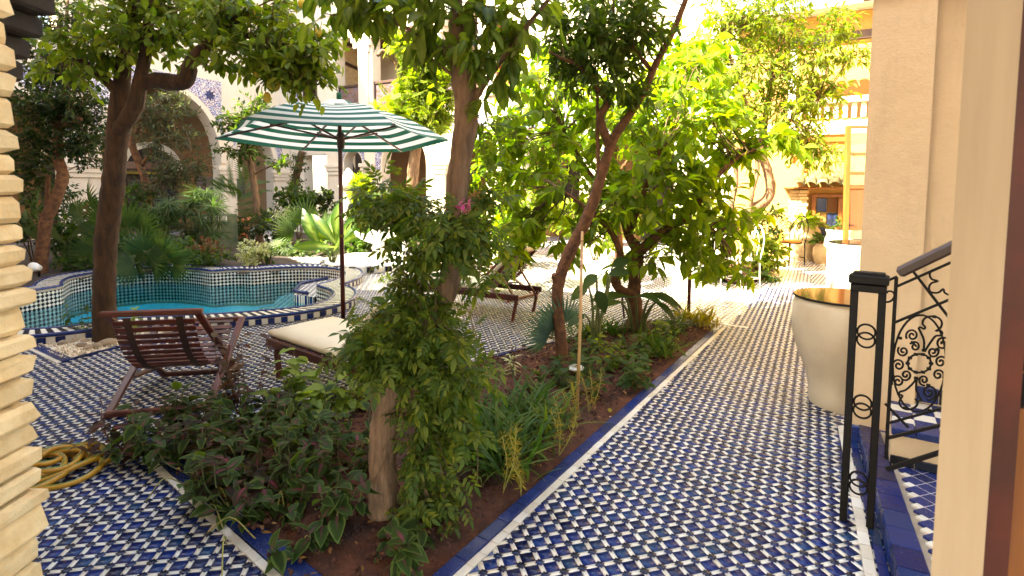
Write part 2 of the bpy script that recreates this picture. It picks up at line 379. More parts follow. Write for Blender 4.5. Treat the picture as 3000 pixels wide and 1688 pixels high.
# ------------------------------------------------------------------ instancing helpers (numpy)
def inst(tp, mats):
    V, F, A = tp; n, k = len(mats), len(V)
    W = np.einsum('nij,kj->nki', mats[:, :3, :3], V) + mats[:, None, :3, 3]
    FF = (F[None] + (np.arange(n) * k)[:, None, None]).reshape(-1, F.shape[1])
    return W.reshape(-1, 3), FF, np.tile(A, n)
def pick(mats, size, n, m=0):
    P = mats[:, :3, 3]; x, y, F = screen(P); ok = (F > .1) & (x > -m) & (x < 3000 + m) & (y > -m) & (y < 1688 + m)
    a = np.where(ok, size / np.maximum(F, .1), 0); o = np.argsort(-a)[:n]; o = o[a[o] > 0]
    s = np.zeros(len(mats), bool); s[o] = True; return s
def ring_tp(poly, h, inset):
    n = len(poly); P = np.array(poly, float); c = P.mean(0); V = [(x, y, 0) for x, y in P] + [(*(c + (p - c) * (1 - inset)), h) for p in P]
    F = []
    for i in range(n):
        j = (i + 1) % n; F += [(i, j, j + n), (i, j + n, i + n)]
    V.append((c[0], c[1], h)); q = 2 * n
    if n == 4: V.pop(); F += [(n, n + 1, n + 2), (n, n + 2, n + 3)]
    else: F += [(q, n + i, n + (i + 1) % n) for i in range(n)]
    return np.array(V, float), np.array(F), np.zeros(len(V))
def place(par, name, stuffname, tp, mats, size, mat, nsingle, smooth=False, m=0):
    """the pieces that show largest become parts, the rest one part of kind stuff"""
    if not len(mats): return
    sel = pick(mats, size, nsingle, m) if nsingle else np.zeros(len(mats), bool)
    if sel.any():
        me = mesh(name, tp[0], tp[1], mat, smooth=smooth, attrs={'mid': tp[2]})
        inv = wmat(par).inverted()
        for k in np.nonzero(sel)[0]:
            o = bpy.data.objects.new(name, me); COL.objects.link(o); o.matrix_basis = Matrix(mats[k].tolist()); o.parent = par; o.matrix_parent_inverse = inv
    if (~sel).any():
        V, F, A = inst(tp, mats[~sel]); o = obj(stuffname, mesh(stuffname, V, F, mat, smooth=smooth, attrs={'mid': A}), par); tag(o, kind='stuff')
UNIT = {}
def unit_box(mat, bev=.04):
    if mat not in UNIT:
        mb = MB(); mb.box((0, 0, 0), (1, 1, 1), m=0, bev=bev); UNIT[mat] = mesh('block', mb.V, mb.F, M[mat])
    return UNIT[mat]
def block(name, mat, par, c, size, ax=(1, 0, 0), up=(0, 0, 1)):
    ax = Vector(ax).normalized(); up = Vector(up).normalized(); ay = up.cross(ax).normalized(); up = ax.cross(ay)
    m = Matrix(((ax.x * size[0], ay.x * size[1], up.x * size[2], c[0]), (ax.y * size[0], ay.y * size[1], up.y * size[2], c[1]), (ax.z * size[0], ay.z * size[1], up.z * size[2], c[2]), (0, 0, 0, 1)))
    return obj(name, unit_box(mat), par, m)

# ------------------------------------------------------------------ ground, courtyard floor, path
PER = 0.07882
LAT_A, ORG_A = R(15.199), (-.054, 2.134)
LAT_B, ORG_B = R(9.108), (-1.9736, 2.1765)
def zell(name, ang, o):
    m, nt, p = nmat(name); tc = N(nt, 'ShaderNodeTexCoord'); mp = N(nt, 'ShaderNodeMapping', vector_type='TEXTURE')
    mp.inputs['Location'].default_value = (o[0], o[1], 0); mp.inputs['Rotation'].default_value = (0, 0, ang); mp.inputs['Scale'].default_value = (PER,) * 3
    nt.links.new(tc.outputs['Object'], mp.inputs[0]); sp = N(nt, 'ShaderNodeSeparateXYZ'); nt.links.new(mp.outputs[0], sp.inputs[0])
    d = []
    for k in (0, 1):
        d.append(math_n(nt, 'ABSOLUTE', math_n(nt, 'SUBTRACT', math_n(nt, 'FRACT', sp.outputs[k]), .5)))
    blue = math_n(nt, 'MULTIPLY', math_n(nt, 'LESS_THAN', d[0], .345), math_n(nt, 'LESS_THAN', d[1], .345))
    star = math_n(nt, 'LESS_THAN', math_n(nt, 'SUBTRACT', 1.0, math_n(nt, 'ADD', d[0], d[1])), .22)
    fl = N(nt, 'ShaderNodeVectorMath', operation='FLOOR'); nt.links.new(mp.outputs[0], fl.inputs[0])
    wn = N(nt, 'ShaderNodeTexWhiteNoise', noise_dimensions='2D'); nt.links.new(fl.outputs[0], wn.inputs[0])
    bc = ramp(nt, wn.outputs['Value'], BLUE); c = mixc(nt, blue, (.68, .61, .50), bc); c = mixc(nt, star, c, (.006, .01, .05))
    nt.links.new(c, p.inputs['Base Color']); p.inputs['Roughness'].default_value = .25
    bump(nt, p, noise(nt, 22, 3), .004, .3); return m
M['zellA'] = zell('zellige_path', LAT_A, ORG_A); M['zellB'] = zell('zellige_court', LAT_B, ORG_B)

# pool outline (inner rim), lobed
POOL = [(-4.63, 4.96), (-5.35, 5.05), (-5.95, 5.5), (-6.3, 6.1), (-6.29, 6.75), (-6.17, 7.26), (-6.43, 7.54), (-6.65, 7.94), (-6.62, 8.32), (-6.44, 8.66), (-6.05, 8.92), (-5.62, 8.93), (-5.2, 8.78), (-4.87, 8.57),
        (-4.72, 8.72), (-4.48, 8.78), (-4.28, 8.71), (-4.02, 8.94), (-3.61, 9.06), (-3.2, 9.02), (-2.85, 8.79), (-2.66, 8.4), (-2.6, 7.95), (-2.64, 7.6), (-2.77, 7.36), (-2.46, 7.07), (-2.29, 6.77), (-2.22, 6.36), (-2.32, 6.05),
        (-2.61, 5.84), (-3.0, 5.68), (-3.4, 5.58), (-4.0, 5.42), (-4.23, 5.12)][::-1]
def densify(P, d):
    out = []
    for i in range(len(P)):
        a, b = Vector(P[i]), Vector(P[(i + 1) % len(P)]); n = max(1, round((b - a).length / d))
        out += [a + (b - a) * (k / n) for k in range(n)]
    return out
def offset(P, d):
    n = len(P); out = []
    for i in range(n):
        t = (Vector(P[(i + 1) % n]) - Vector(P[i - 1])).normalized(); out.append(Vector(P[i]) + Vector((t.y, -t.x)) * d)
    return out
POOL = [(x * 1.074, y * 1.074) for x, y in POOL]
_a = sum(POOL[i][0] * POOL[(i + 1) % len(POOL)][1] - POOL[(i + 1) % len(POOL)][0] * POOL[i][1] for i in range(len(POOL)))
if _a < 0: POOL = POOL[::-1]            # counter-clockwise: (t.y,-t.x) points outward
POOLD = densify(POOL, .09)
for _ in range(2):
    POOLD = [POOLD[i] * .5 + (POOLD[i - 1] + POOLD[(i + 1) % len(POOLD)]) * .25 for i in range(len(POOLD))]
RIMW, RIMZ, WATZ = .34, .10, -.20
OUTER = offset(POOLD, RIMW)
for _ in range(6): OUTER = [OUTER[i] * .5 + (OUTER[i - 1] + OUTER[(i + 1) % len(OUTER)]) * .25 for i in range(len(OUTER))]
HOLE = offset(POOLD, .1)

def sheet_with_hole(name, rect, hole, z, mat):
    bm = bmesh.new()
    for loop in (rect, hole):
        vs_ = [bm.verts.new((p[0], p[1], z)) for p in loop]
        for i in range(len(vs_)): bm.edges.new((vs_[i], vs_[(i + 1) % len(vs_)]))
    bmesh.ops.triangle_fill(bm, use_beauty=True, edges=bm.edges[:])
    for f in bm.faces:
        if f.normal.z < 0: f.normal_flip()
    me = bpy.data.meshes.new(name); bm.to_mesh(me); bm.free(); me.materials.append(M[mat]); return obj(name, me)
ground = sheet_with_hole('ground', [(-90, -60), (90, -60), (90, 120), (-90, 120)], HOLE, -.03, 'soil_dark'); tag(ground, kind='structure')
court = sheet_with_hole('courtyard_floor', [(-16, 1.0), (-1.0, -2), (8.2, 1.5), (12, 12), (3, 24), (-12, 24)], HOLE, 0, 'zellB'); tag(court, kind='structure')

EB0, EB1 = G(1144, 1449), G(1819, 822)                     # boundary of the blue and the cream edging along the path
ed = (EB1 - EB0).normalized(); en = Vector((ed.y, -ed.x, 0))   # en points to the path
PB0, PB1 = G(2173, 1449), G(2106, 1074); pd = (PB1 - PB0).normalized(); pn = Vector((-pd.y, pd.x, 0))
pathpoly = [EB0 - ed * 2.2, EB1 + ed * 1.0, EB1 + ed * 6.6, PB1 + pd * 7.5, PB1 + pd * .1, PB0 - pd * 2.4]
mb = MB(); mb.add([(p.x, p.y, .004) for p in pathpoly], [list(range(len(pathpoly)))[::-1]])
path = mb.build('path', [M['zellA']]); tag(path, kind='structure')
if path.data.polygons[0].normal.z < 0: path.data.flip_normals()

star_poly = [(math.cos(k * math.pi / 8) * (.285 if k % 2 == 0 else .20) * PER, math.sin(k * math.pi / 8) * (.285 if k % 2 == 0 else .20) * PER) for k in range(16)]
h_ = .354 * PER
TP_SQ = ring_tp([(-h_, -h_), (h_, -h_), (h_, h_), (-h_, h_)], .0045, .03)
a_, b_ = .336 * PER, .129 * PER
TP_ST = ring_tp([(-a_, -b_), (a_, -b_), (a_, b_), (-a_, b_)], .0045, .03)
TP_STAR = ring_tp(star_poly, .0062, .04)
def lattice(ang, o, box):
    ca, sa = math.cos(ang), math.sin(ang)
    cs = [((x - o[0]) * ca + (y - o[1]) * sa, -(x - o[0]) * sa + (y - o[1]) * ca) for x in box[:2] for y in box[2:]]
    i0, i1 = int(min(c[0] for c in cs) / PER) - 1, int(max(c[0] for c in cs) / PER) + 1
    j0, j1 = int(min(c[1] for c in cs) / PER) - 1, int(max(c[1] for c in cs) / PER) + 1
    I, J = np.meshgrid(np.arange(i0, i1), np.arange(j0, j1)); return I.ravel().astype(float), J.ravel().astype(float)
def floor_tiles(par, ang, o, box, keep, z, nsingle):
    ca, sa = math.cos(ang), math.sin(ang); I, J = lattice(ang, o, box)
    for nm, stn, tp, mat, du, dv, rot, size in (('blue_tile', 'blue_tiles', TP_SQ, 'blue', .5, .5, 0, 1), ('cream_strip', 'cream_strips', TP_ST, 'white', .5, 0, 0, .5), ('cream_strip', 'cross_strips', TP_ST, 'white', 0, .5, math.pi / 2, .5), ('star_tile', 'star_tiles', TP_STAR, 'star', 0, 0, 0, .4)):
        u, v = (I + du) * PER, (J + dv) * PER; x = o[0] + ca * u - sa * v; y = o[1] + sa * u + ca * v
        k = keep(x, y) & in_frame(np.stack([x, y, x * 0], 1), 260)
        x, y = x[k], y[k]; n = len(x); A = ang + rot + rng.normal(0, .012, n)
        m = np.zeros((n, 4, 4)); m[:, 3, 3] = 1; c, s = np.cos(A), np.sin(A); tx, ty = rng.normal(0, .004, n), rng.normal(0, .004, n)
        m[:, 0, 0] = c; m[:, 1, 0] = s; m[:, 0, 1] = -s; m[:, 1, 1] = c; m[:, 2, 2] = 1; m[:, 2, 0] = tx; m[:, 2, 1] = ty; m[:, 0, 2] = -tx * c + ty * s; m[:, 1, 2] = -tx * s - ty * c
        m[:, 0, 3] = x + rng.normal(0, .0007, n); m[:, 1, 3] = y + rng.normal(0, .0007, n); m[:, 2, 3] = z + rng.normal(0, .0003, n)
        place(par, nm, stn, tp, m, size, M[mat], nsingle if rot == 0 and nm != 'cream_strip' else nsingle // 2)
def side(x, y, p, n): return (x - p.x) * n.x + (y - p.y) * n.y
# ----- bed between path and courtyard
BA = G(322, 1117); bl = (G(640, 1418) - BA).normalized()
BT = G(1392, 855); bt = (BT - BA).normalized()
BE = BA + bt * 4.95
BC = Vector((EB1.x, EB1.y, 0))
den = bl.x * ed.y - bl.y * ed.x; q_ = EB0 - BA; BTIP = BA + bl * ((q_.x * ed.y - q_.y * ed.x) / den)
BED = [BA, BTIP, BC, BE]
GA = G(155, 913); GL = G(72, 874); GR = G(330, 868)
gl = (GL - GA).normalized(); gr = (GR - GA).normalized()
GBED = [GA, GA + gr * 1.15, GA + gr * 1.15 + gl * .9, GA + gl * .95]
bedp = [(p.x, p.y) for p in BED]; gbp = [(p.x, p.y) for p in GBED]; outp = [(p.x, p.y) for p in OUTER]
def keep_path(x, y):
    return (side(x, y, EB0 + en * .045, en) > 0) & (side(x, y, PB0, pn) > .004) & (y < 8.3) & (y > 1.3)
def keep_court(x, y):
    k = ~inside(bedp, x, y) & ~inside(outp, x, y) & ~inside(gbp, x, y) & (y < 8.0) & (y > 1.2) & (x < 2.2)
    k &= ~((side(x, y, EB0, en) > -.02) & (y < BC.y + .4)) & (side(x, y, EB1 + ed * .0, en) < .0)
    return k
floor_tiles(path, LAT_A, ORG_A, (-.8, 6.2, 1.3, 8.3), keep_path, .0045, 300)
floor_tiles(court, LAT_B, ORG_B, (-6, 2.3, 1.2, 8.0), keep_court, .0005, 300)
def edging(par, p, q, nrm, off, w, L, mat, name, z, h=.012):
    p, q, nrm = Vector(p), Vector(q), Vector(nrm); d = (q - p); n = max(1, round(d.length / L)); dd = d.normalized(); st = d.length / n
    for k in range(n):
        c = p + dd * (st * (k + .5)) + nrm * (off + w / 2 + random.uniform(-.001, .001))
        block(name, mat, par, (c.x, c.y, z + random.uniform(-.001, .001)), (st - .003, w - .002, h), (dd + nrm * random.uniform(-.008, .008)), (random.uniform(-.006, .006), random.uniform(-.006, .006), 1))
edging(path, EB0 - ed * .7, EB1, en, 0, .040, .085, 'white', 'cream_edging_tile', .006)
edging(path, EB0 - ed * .7, EB1, -en, 0, .062, .155, 'navy_edge', 'blue_edging_tile', .010, .022)
edging(path, PB0 - pd * .3, PB1, -pn, 0, .045, .1, 'white', 'cream_edging_tile', .007)
edging(path, BC + ed * .06 - en * .3, BC + ed * .06 + en * .25, ed, 0, .05, .09, 'white', 'cream_edging_tile', .006)
ln = Vector((bl.y, -bl.x, 0)); ln = ln if (BT - BA).dot(ln) > 0 else -ln
tn = Vector((bt.y, -bt.x, 0)); tn = tn if (BTIP - BA).dot(tn) > 0 else -tn
edging(court, BA, BTIP, ln, -.005, .036, .08, 'white', 'cream_edging_tile', .006)
edging(court, BA, BTIP, ln, .033, .095, .19, 'navy_edge', 'blue_edging_tile', .009, .02)
edging(court, BA, BE, tn, -.005, .036, .08, 'white', 'cream_edging_tile', .006)
edging(court, BA + bt * .1, BE, tn, .033, .06, .19, 'navy_edge', 'blue_edging_tile', .009, .02)
gln = Vector((gl.y, -gl.x, 0)); gln = gln if gr.dot(gln) > 0 else -gln
grn = Vector((gr.y, -gr.x, 0)); grn = grn if gl.dot(grn) > 0 else -grn
edging(court, GA, GA + gl * .95, gln, 0, .085, .19, 'navy_edge', 'blue_edging_tile', .009, .02)
edging(court, GA, GA + gl * .95, -gln, 0, .035, .1, 'white', 'cream_edging_tile', .006)
edging(court, GA, GA + gr * 1.15, grn, 0, .03, .12, 'navy_edge', 'blue_edging_tile', .009, .02)
def soil(name, poly, zb, amp, mat, step=.06, mound=.05):
    """uneven soil filling a polygon"""
    xs = [p[0] for p in poly]; ys = [p[1] for p in poly]; nx, ny = int((max(xs) - min(xs)) / step) + 2, int((max(ys) - min(ys)) / step) + 2
    X, Y = np.meshgrid(min(xs) + np.arange(nx) * step, min(ys) + np.arange(ny) * step)
    ok = inside(poly, X, Y); idx = -np.ones(X.shape, int); V = []; F = []
    d = np.full(X.shape, 9.)
    for i in range(len(poly)):
        a, b = np.array(poly[i][:2]), np.array(poly[(i + 1) % len(poly)][:2]); ab = b - a
        t = np.clip(((X - a[0]) * ab[0] + (Y - a[1]) * ab[1]) / (ab @ ab), 0, 1); d = np.minimum(d, np.hypot(X - a[0] - ab[0] * t, Y - a[1] - ab[1] * t))
    Z = zb + np.clip((d - .07) / .3, 0, 1) * mound + rng.normal(0, amp, X.shape) * np.clip((d - .03) / .12, .12, 1)
    for (i, j), k in np.ndenumerate(ok):
        if k: idx[i, j] = len(V); V.append((X[i, j], Y[i, j], Z[i, j]))
    for i in range(X.shape[0] - 1):
        for j in range(X.shape[1] - 1):
            q = [idx[i, j], idx[i, j + 1], idx[i + 1, j + 1], idx[i + 1, j]]
            if min(q) >= 0: F.append(q)
    return tag(obj(name, mesh(name, V, F, M[mat], smooth=True)), kind='structure')
c_ = lambda *p: [(v.x, v.y) for v in p]
ins = lambda P, d: [tuple(v) for v in offset([Vector(p) for p in P], -d)] if sum(P[i][0] * P[(i + 1) % len(P)][1] - P[(i + 1) % len(P)][0] * P[i][1] for i in range(len(P))) > 0 else [tuple(v) for v in offset([Vector(p) for p in P], d)]
soil('flower_bed', ins(bedp, .012), .004, .006, 'soil', .035, .05)
soil('gravel_bed', ins(gbp, .05), .008, .003, 'gravel', .05, .012)

# ------------------------------------------------------------------ swimming pool
pool = thing('swimming_pool', 'lobed pool walled in black and white diamond tiles behind the reclining deck chair', 'pool', (-4.4, 7, 0))
n_ = len(POOLD); S_ = [0.]
for i in range(n_): S_.append(S_[-1] + (POOLD[(i + 1) % n_] - POOLD[i]).length)
def pw(s, z, off=0):
    s = s % S_[-1]; i = int(np.searchsorted(S_, s, 'right')) - 1; i = min(i, n_ - 1)
    a, b = POOLD[i], POOLD[(i + 1) % n_]; t = (b - a).normalized(); p = a + t * (s - S_[i]); q = Vector((-t.y, t.x))
    return Vector((p.x + q.x * off, p.y + q.y * off, z))
V, F = [], []
for (z) in (RIMZ - .01, -1.1):
    V += [(p.x, p.y, z) for p in POOLD]
for i in range(n_): j = (i + 1) % n_; F.append([i, j, j + n_, i + n_])
obj('basin_wall', mesh('basin_wall', V, F, M['grout']), pool)
mb = MB(); V = [(p.x, p.y, -1.1) for p in POOLD]; tr = tessellate_polygon([[Vector((p.x, p.y, 0)) for p in POOLD]])
mb.add(V, [list(t) for t in tr]); o = mb.build('basin_floor', [M['pool_floor']], pool)
mb = MB(); mb.add([(p.x, p.y, WATZ) for p in POOLD], [list(t) for t in tr])
m, nt, p = nmat('pool_water'); nt.nodes.remove(p); out = nt.nodes['Material Output']
tb = N(nt, 'ShaderNodeBsdfTransparent'); tb.inputs[0].default_value = (.38, .86, .93, 1); gb = N(nt, 'ShaderNodeBsdfGlossy'); gb.inputs['Roughness'].default_value = .02
fr = N(nt, 'ShaderNodeFresnel'); fr.inputs[0].default_value = 1.33; bb = N(nt, 'ShaderNodeBump'); bb.inputs['Strength'].default_value = .5; bb.inputs['Distance'].default_value = .02
nt.links.new(noise(nt, 7, 3, .5), bb.inputs['Height']); nt.links.new(bb.outputs[0], fr.inputs[1]); nt.links.new(bb.outputs[0], gb.inputs['Normal'])
ms = N(nt, 'ShaderNodeMixShader'); nt.links.new(fr.outputs[0], ms.inputs[0]); nt.links.new(tb.outputs[0], ms.inputs[1]); nt.links.new(gb.outputs[0], ms.inputs[2]); nt.links.new(ms.outputs[0], out.inputs[0])
water = mb.build('pool_water', [m]); tag(water, kind='structure')
# diamond tiles of the wall
def wall_tiles(par, total, pos, z_top, z_bot, per, q, nsingle, seen):
    nc = int(total / per); per_s = total / nc; ks = {0: [], 1: []}
    for i in range(nc):
        for sub in (0, 1):
            rows = int((z_top - z_bot) / per)
            for j in range(rows + 1):
                s = (i + .5 * sub) * per_s; z = z_top - (j + .5 * sub) * per - .004
                if z - per * .5 < z_bot: continue
                if not seen(s): continue
                ks[sub].append((s, z))
    for sub in (0, 1):
        hw, hh = per_s * .47, per * .47; P = []
        for (s, z) in ks[sub]:
            zt = min(z + hh, z_top)
            P.append((pos(s - hw, z, .003), pos(s, z - hh, .003), pos(s + hw, z, .003), pos(s, zt, .003), pos(s, z, .006)))
        ctr = np.array([p[4] for p in P]); mm = np.zeros((len(P), 4, 4)); mm[:, :3, 3] = ctr; sel = pick(mm, 1, nsingle)
        mat = M['white'] if sub else M['black']; nm = 'white_tile' if sub else 'black_tile'; VV, FF = [], []
        f5 = [[0, 1, 4], [1, 2, 4], [2, 3, 4], [3, 0, 4]]
        for k, p in enumerate(P):
            if sel[k]: obj(nm, mesh(nm, p, f5, mat), par)
            else:
                b = len(VV); VV += p; FF += [[a + b for a in f] for f in f5]
        if VV: tag(obj(nm + 's', mesh(nm + 's', VV, FF, mat), par), kind='stuff')
def faces_cam(s):
    a, b = pw(s - .02, 0), pw(s + .02, 0); t = b - a; return Vector((-t.y, t.x)).dot(Vector((-a.x, -a.y))) > -.002
wall_tiles(pool, S_[-1], pw, RIMZ - .05, -.56, .058, 1, 300, faces_cam)
V, F = [], []                                           # blue band tiles below the diamonds, then plain turquoise
for z in (-.56, -1.099): V += [tuple(pw(s, z, .004)) for s in np.linspace(0, S_[-1], 400)]
F = [[i, i + 1, i + 401, i + 400] for i in range(399)]
obj('lower_wall', mesh('lower_wall', V, F, M['pool_floor']), pool)
# coping: slanted black and cream bars between two blue nosings
def rim(k, f): return POOLD[k % n_] * (1 - f) + OUTER[k % n_] * f
nb = int(S_[-1] / .042); bars = []
def rimpt(u, f):
    s = (u % 1) * S_[-1]; i = min(int(np.searchsorted(S_, s, 'right')) - 1, n_ - 1); t = (s - S_[i]) / max(1e-6, S_[i + 1] - S_[i])
    return rim(i, f) * (1 - t) + rim(i + 1, f) * t
V, F = [], []
for f, z in ((0, RIMZ - .01), (1, RIMZ - .01), (1, -.02)): V += [(*rimpt(k / 300, f), z) for k in range(301)]
F = [[i, i + 301, i + 302, i + 1] for i in range(300)] + [[301 + i, 602 + i, 603 + i, 302 + i] for i in range(300)]
obj('coping_bed', mesh('coping_bed', V, F, M['grout']), pool)
ctr = []
for k in range(nb):
    u0, u1 = (k + .05) / nb, (k + .95) / nb; sk = 2.2 / nb
    q = [(*rimpt(u0, .13), 0), (*rimpt(u0 + sk, .87), 0), (*rimpt(u1 + sk, .87), 0), (*rimpt(u1, .13), 0)]
    bars.append(q); ctr.append(np.mean(q, 0))
mm = np.zeros((nb, 4, 4)); mm[:, :3, 3] = ctr; mm[:, 2, 3] = RIMZ; sel = pick(mm, 1, 300); VV = {0: [], 1: []}; FF = {0: [], 1: []}
for k, q in enumerate(bars):
    zt = RIMZ + random.uniform(-.0006, .0006); v = [(x, y, RIMZ - .009) for x, y, _ in q] + [(x, y, zt) for x, y, _ in q]
    f8 = [[4, 7, 6, 5], [0, 4, 5, 1], [1, 5, 6, 2], [2, 6, 7, 3], [3, 7, 4, 0]]
    if sel[k]: obj('coping_tile', mesh('coping_tile', v, f8, M['black' if k % 2 else 'white']), pool)
    else:
        b = len(VV[k % 2]); VV[k % 2] += v; FF[k % 2] += [[a + b for a in f] for f in f8]
for c in (0, 1):
    if VV[c]: tag(obj('coping_tiles', mesh('coping_tiles', VV[c], FF[c], M['black' if c else 'white']), pool), kind='stuff')
for f, nm in ((.045, 'inner_nosing'), (.955, 'outer_nosing')):
    mb = MB(); P = [(*rimpt(k / 420, f), RIMZ - .008) for k in range(421)]; mb.tube(P, .021, 8, cap=False); mb.build(nm, [M['navy_edge']], pool)
np_ = int(S_[-1] * 1.25 / .07)
for k in range(np_):                                     # blocks under the outer nosing
    a, b = rimpt((k + .04) / np_, 1.0), rimpt((k + .96) / np_, 1.0); c = (a + b) / 2
    if not in_frame(np.array([[c.x, c.y, .1]]), 100)[0]: continue
    d = (b - a); nrm = Vector((d.y, -d.x)).normalized()
    if nrm.dot(Vector((-c.x, -c.y))) < 0: continue
    block('plinth_tile', 'navy_edge' if k % 2 else 'white', pool, (c.x + nrm.x * .004, c.y + nrm.y * .004, RIMZ / 2 - .008), (d.length, .012, .062), (d.x, d.y, 0))
# steps inside the pool at its far end
mb = MB()
for k in range(3):
    mb.prism([(-2.95 - .32 * k, 7.85), (-2.79, 9.1), (-3.2 - .32 * k, 9.5), (-3.6 - .34 * k, 8.9), (-3.33 - .34 * k, 8.05)], -1.08, -.08 - .2 * k - (.002 * k))
mb.build('step', [M['zellB']], pool)
mb = MB(); mb.tube([(-3.1, 8.0, -.05), (-3.38, 8.18, -.05), (-3.55, 8.86, -.05), (-3.28, 9.4, -.05)], .025, 8); mb.build('step_nosing', [M['navy_edge']], pool)

# ------------------------------------------------------------------ buildings round the courtyard
def mosaic(name, ground, ink, scale, ink2=None):
    m, nt, p = nmat(name); tc = N(nt, 'ShaderNodeTexCoord'); v = N(nt, 'ShaderNodeTexVoronoi', feature='DISTANCE_TO_EDGE'); v.inputs['Scale'].default_value = scale
    nz = N(nt, 'ShaderNodeTexNoise'); nz.inputs['Scale'].default_value = scale * .7; nt.links.new(tc.outputs['Object'], nz.inputs[0])
    mv = N(nt, 'ShaderNodeVectorMath', operation='ADD'); nt.links.new(tc.outputs['Object'], mv.inputs[0]); sc_ = N(nt, 'ShaderNodeVectorMath', operation='SCALE'); sc_.inputs['Scale'].default_value = .25
    nt.links.new(nz.outputs['Color'], sc_.inputs[0]); nt.links.new(sc_.outputs[0], mv.inputs[1]); nt.links.new(mv.outputs[0], v.inputs[0])
    n2 = noise(nt, scale * 1.6, 2, .5)
    ink_c = mixc(nt, math_n(nt, 'GREATER_THAN', noise(nt, scale * .35, 2), .5), ink, ink2 or ink)
    f = math_n(nt, 'MAXIMUM', math_n(nt, 'LESS_THAN', v.outputs['Distance'], .09), math_n(nt, 'GREATER_THAN', n2, .56))
    nt.links.new(mixc(nt, f, ground, ink_c), p.inputs['Base Color']); p.inputs['Roughness'].default_value = .3
    return m
M['mosaic'] = mosaic('blue_arabesque_mosaic', (.62, .57, .50), (.03, .04, .22), 16, (.10, .05, .16))
M['lattice_m'] = mosaic('carved_screen', (.20, .11, .06), (.03, .015, .02), 22, (.05, .05, .12))
class Wall:
    """local coordinates along a wall: s along it, z up, off towards the courtyard"""
    def __init__(w, p0, d): w.p = Vector((p0[0], p0[1], 0)); w.d = Vector((d[0], d[1], 0)).normalized(); w.n = Vector((w.d.y, -w.d.x, 0))
    def __call__(w, s, z, off=0): return w.p + w.d * s + w.n * off + Vector((0, 0, z))
    def slab(w, name, par, mat, outer, holes=(), off=0, th=.3):
        loops = [outer] + list(holes); tr = tessellate_polygon([[Vector((a, b, 0)) for a, b in L] for L in loops]); fl = [p for L in loops for p in L]; n = len(fl)
        V = [w(a, b, off) for a, b in fl] + [w(a, b, off - th) for a, b in fl]; F = []
        for t in tr:
            a, b, c = (Vector(V[i]) for i in t); nn = (b - a).cross(c - a)
            t = list(t) if nn.dot(w.n) > 0 else [t[0], t[2], t[1]]
            F.append(t); F.append([t[0] + n, t[2] + n, t[1] + n])
        b0 = 0
        for k, L in enumerate(loops):
            m = len(L); ar = sum(L[i][0] * L[(i + 1) % m][1] - L[(i + 1) % m][0] * L[i][1] for i in range(m))
            for i in range(m):
                j = (i + 1) % m; q = [b0 + i, b0 + j, b0 + j + n, b0 + i + n]
                F.append(q)
            b0 += m
        me = mesh(name, V, F, M[mat] if isinstance(mat, str) else mat); bm = bmesh.new(); bm.from_mesh(me); bmesh.ops.recalc_face_normals(bm, faces=bm.faces); bm.to_mesh(me); bm.free()
        return obj(name, me, par)
    def box(w, name, par, mat, s0, s1, z0, z1, o0, o1, bev=.01):
        mb = MB(); c = w((s0 + s1) / 2, (z0 + z1) / 2, (o0 + o1) / 2); mb.box(c, (abs(s1 - s0), abs(o1 - o0), z1 - z0), w.d, (0, 0, 1), 0, bev); return mb.build(name, [M[mat] if isinstance(mat, str) else mat], par)
def arch(c, w, zs, h, n=16, shoe=.05):
    P = []
    for k in range(n + 1):
        a = math.pi - math.pi * k / n; P.append((c + math.cos(a) * (w + shoe * math.sin(a)), zs + math.sin(a) * h))
    return P
def notched(s0, s1, z1, ops, z0=0.0):
    """wall outline with arched openings that reach the ground; ops sorted by centre: (c, w, zs, h)"""
    L = [(s0, z0)]
    for (c, w, zs, h) in ops: L += [(c - w, z0)] + (arch(c, w, zs, h) if h > 0 else [(c - w, zs), (c + w, zs)]) + [(c + w, z0)]
    return L + [(s1, z0), (s1, z1), (s0, z1)]
def rect(a, b, c, d): return [(a, c), (b, c), (b, d), (a, d)]
FAN = {}
def fan_door(w, par, c, zb, hw, zs, h, off, nm='arched_door'):
    """dark leaf with a fanlight of radiating bars"""
    outl = [(c - hw, zb)] + arch(c, hw, zs, h, 14, 0) + [(c + hw, zb)]
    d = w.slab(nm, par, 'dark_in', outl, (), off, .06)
    mb = MB()
    for k in range(1, 8):
        a = math.pi * k / 8; mb.bar(w(c + math.cos(a) * hw * .25, zs + math.sin(a) * h * .25, off + .015), w(c + math.cos(a) * hw * .95, zs + math.sin(a) * h * .95, off + .015), .045, .03, w.n)
    P = [w(x, z, off + .02) for x, z in arch(c, hw * .25, zs, h * .25, 8, 0)]; mb.tube(P, .03, 6)
    mb.bar(w(c - hw, zs, off + .015), w(c + hw, zs, off + .015), .08, .05, w.n)
    mb.bar(w(c, zb, off + .015), w(c, zs, off + .015), .06, .04, w.n)
    o = mb.build('fanlight_bars', [M['wood_d']], d); return d
def screen_panel(w, par, s0, s1, z0, z1, off, nm='railing'):
    r = w.box(nm, par, 'wood_d', s0, s1, z1 - .09, z1, off - .05, off + .05)
    w.box('lattice_screen', r, 'lattice_m', s0 + .05, s1 - .05, z0 + .06, z1 - .1, off - .015, off + .015)
    w.box('bottom_rail', r, 'wood_d', s0, s1, z0, z0 + .07, off - .04, off + .04)
    for s in (s0 + .03, s1 - .03): w.box('rail_post', r, 'wood_d', s - .03, s + .03, z0 + .07, z1 - .09, off - .035, off + .035)
    return r
def capital(w, par, s0, s1, z, off, mat='facade'):
    for k in range(3): w.box('corbel', par, mat, s0 - .05 - .05 * k, s1 + .05 + .05 * k, z + .13 * k, z + .13 * (k + 1) - .004, off - .05, off + .06 + .03 * k)
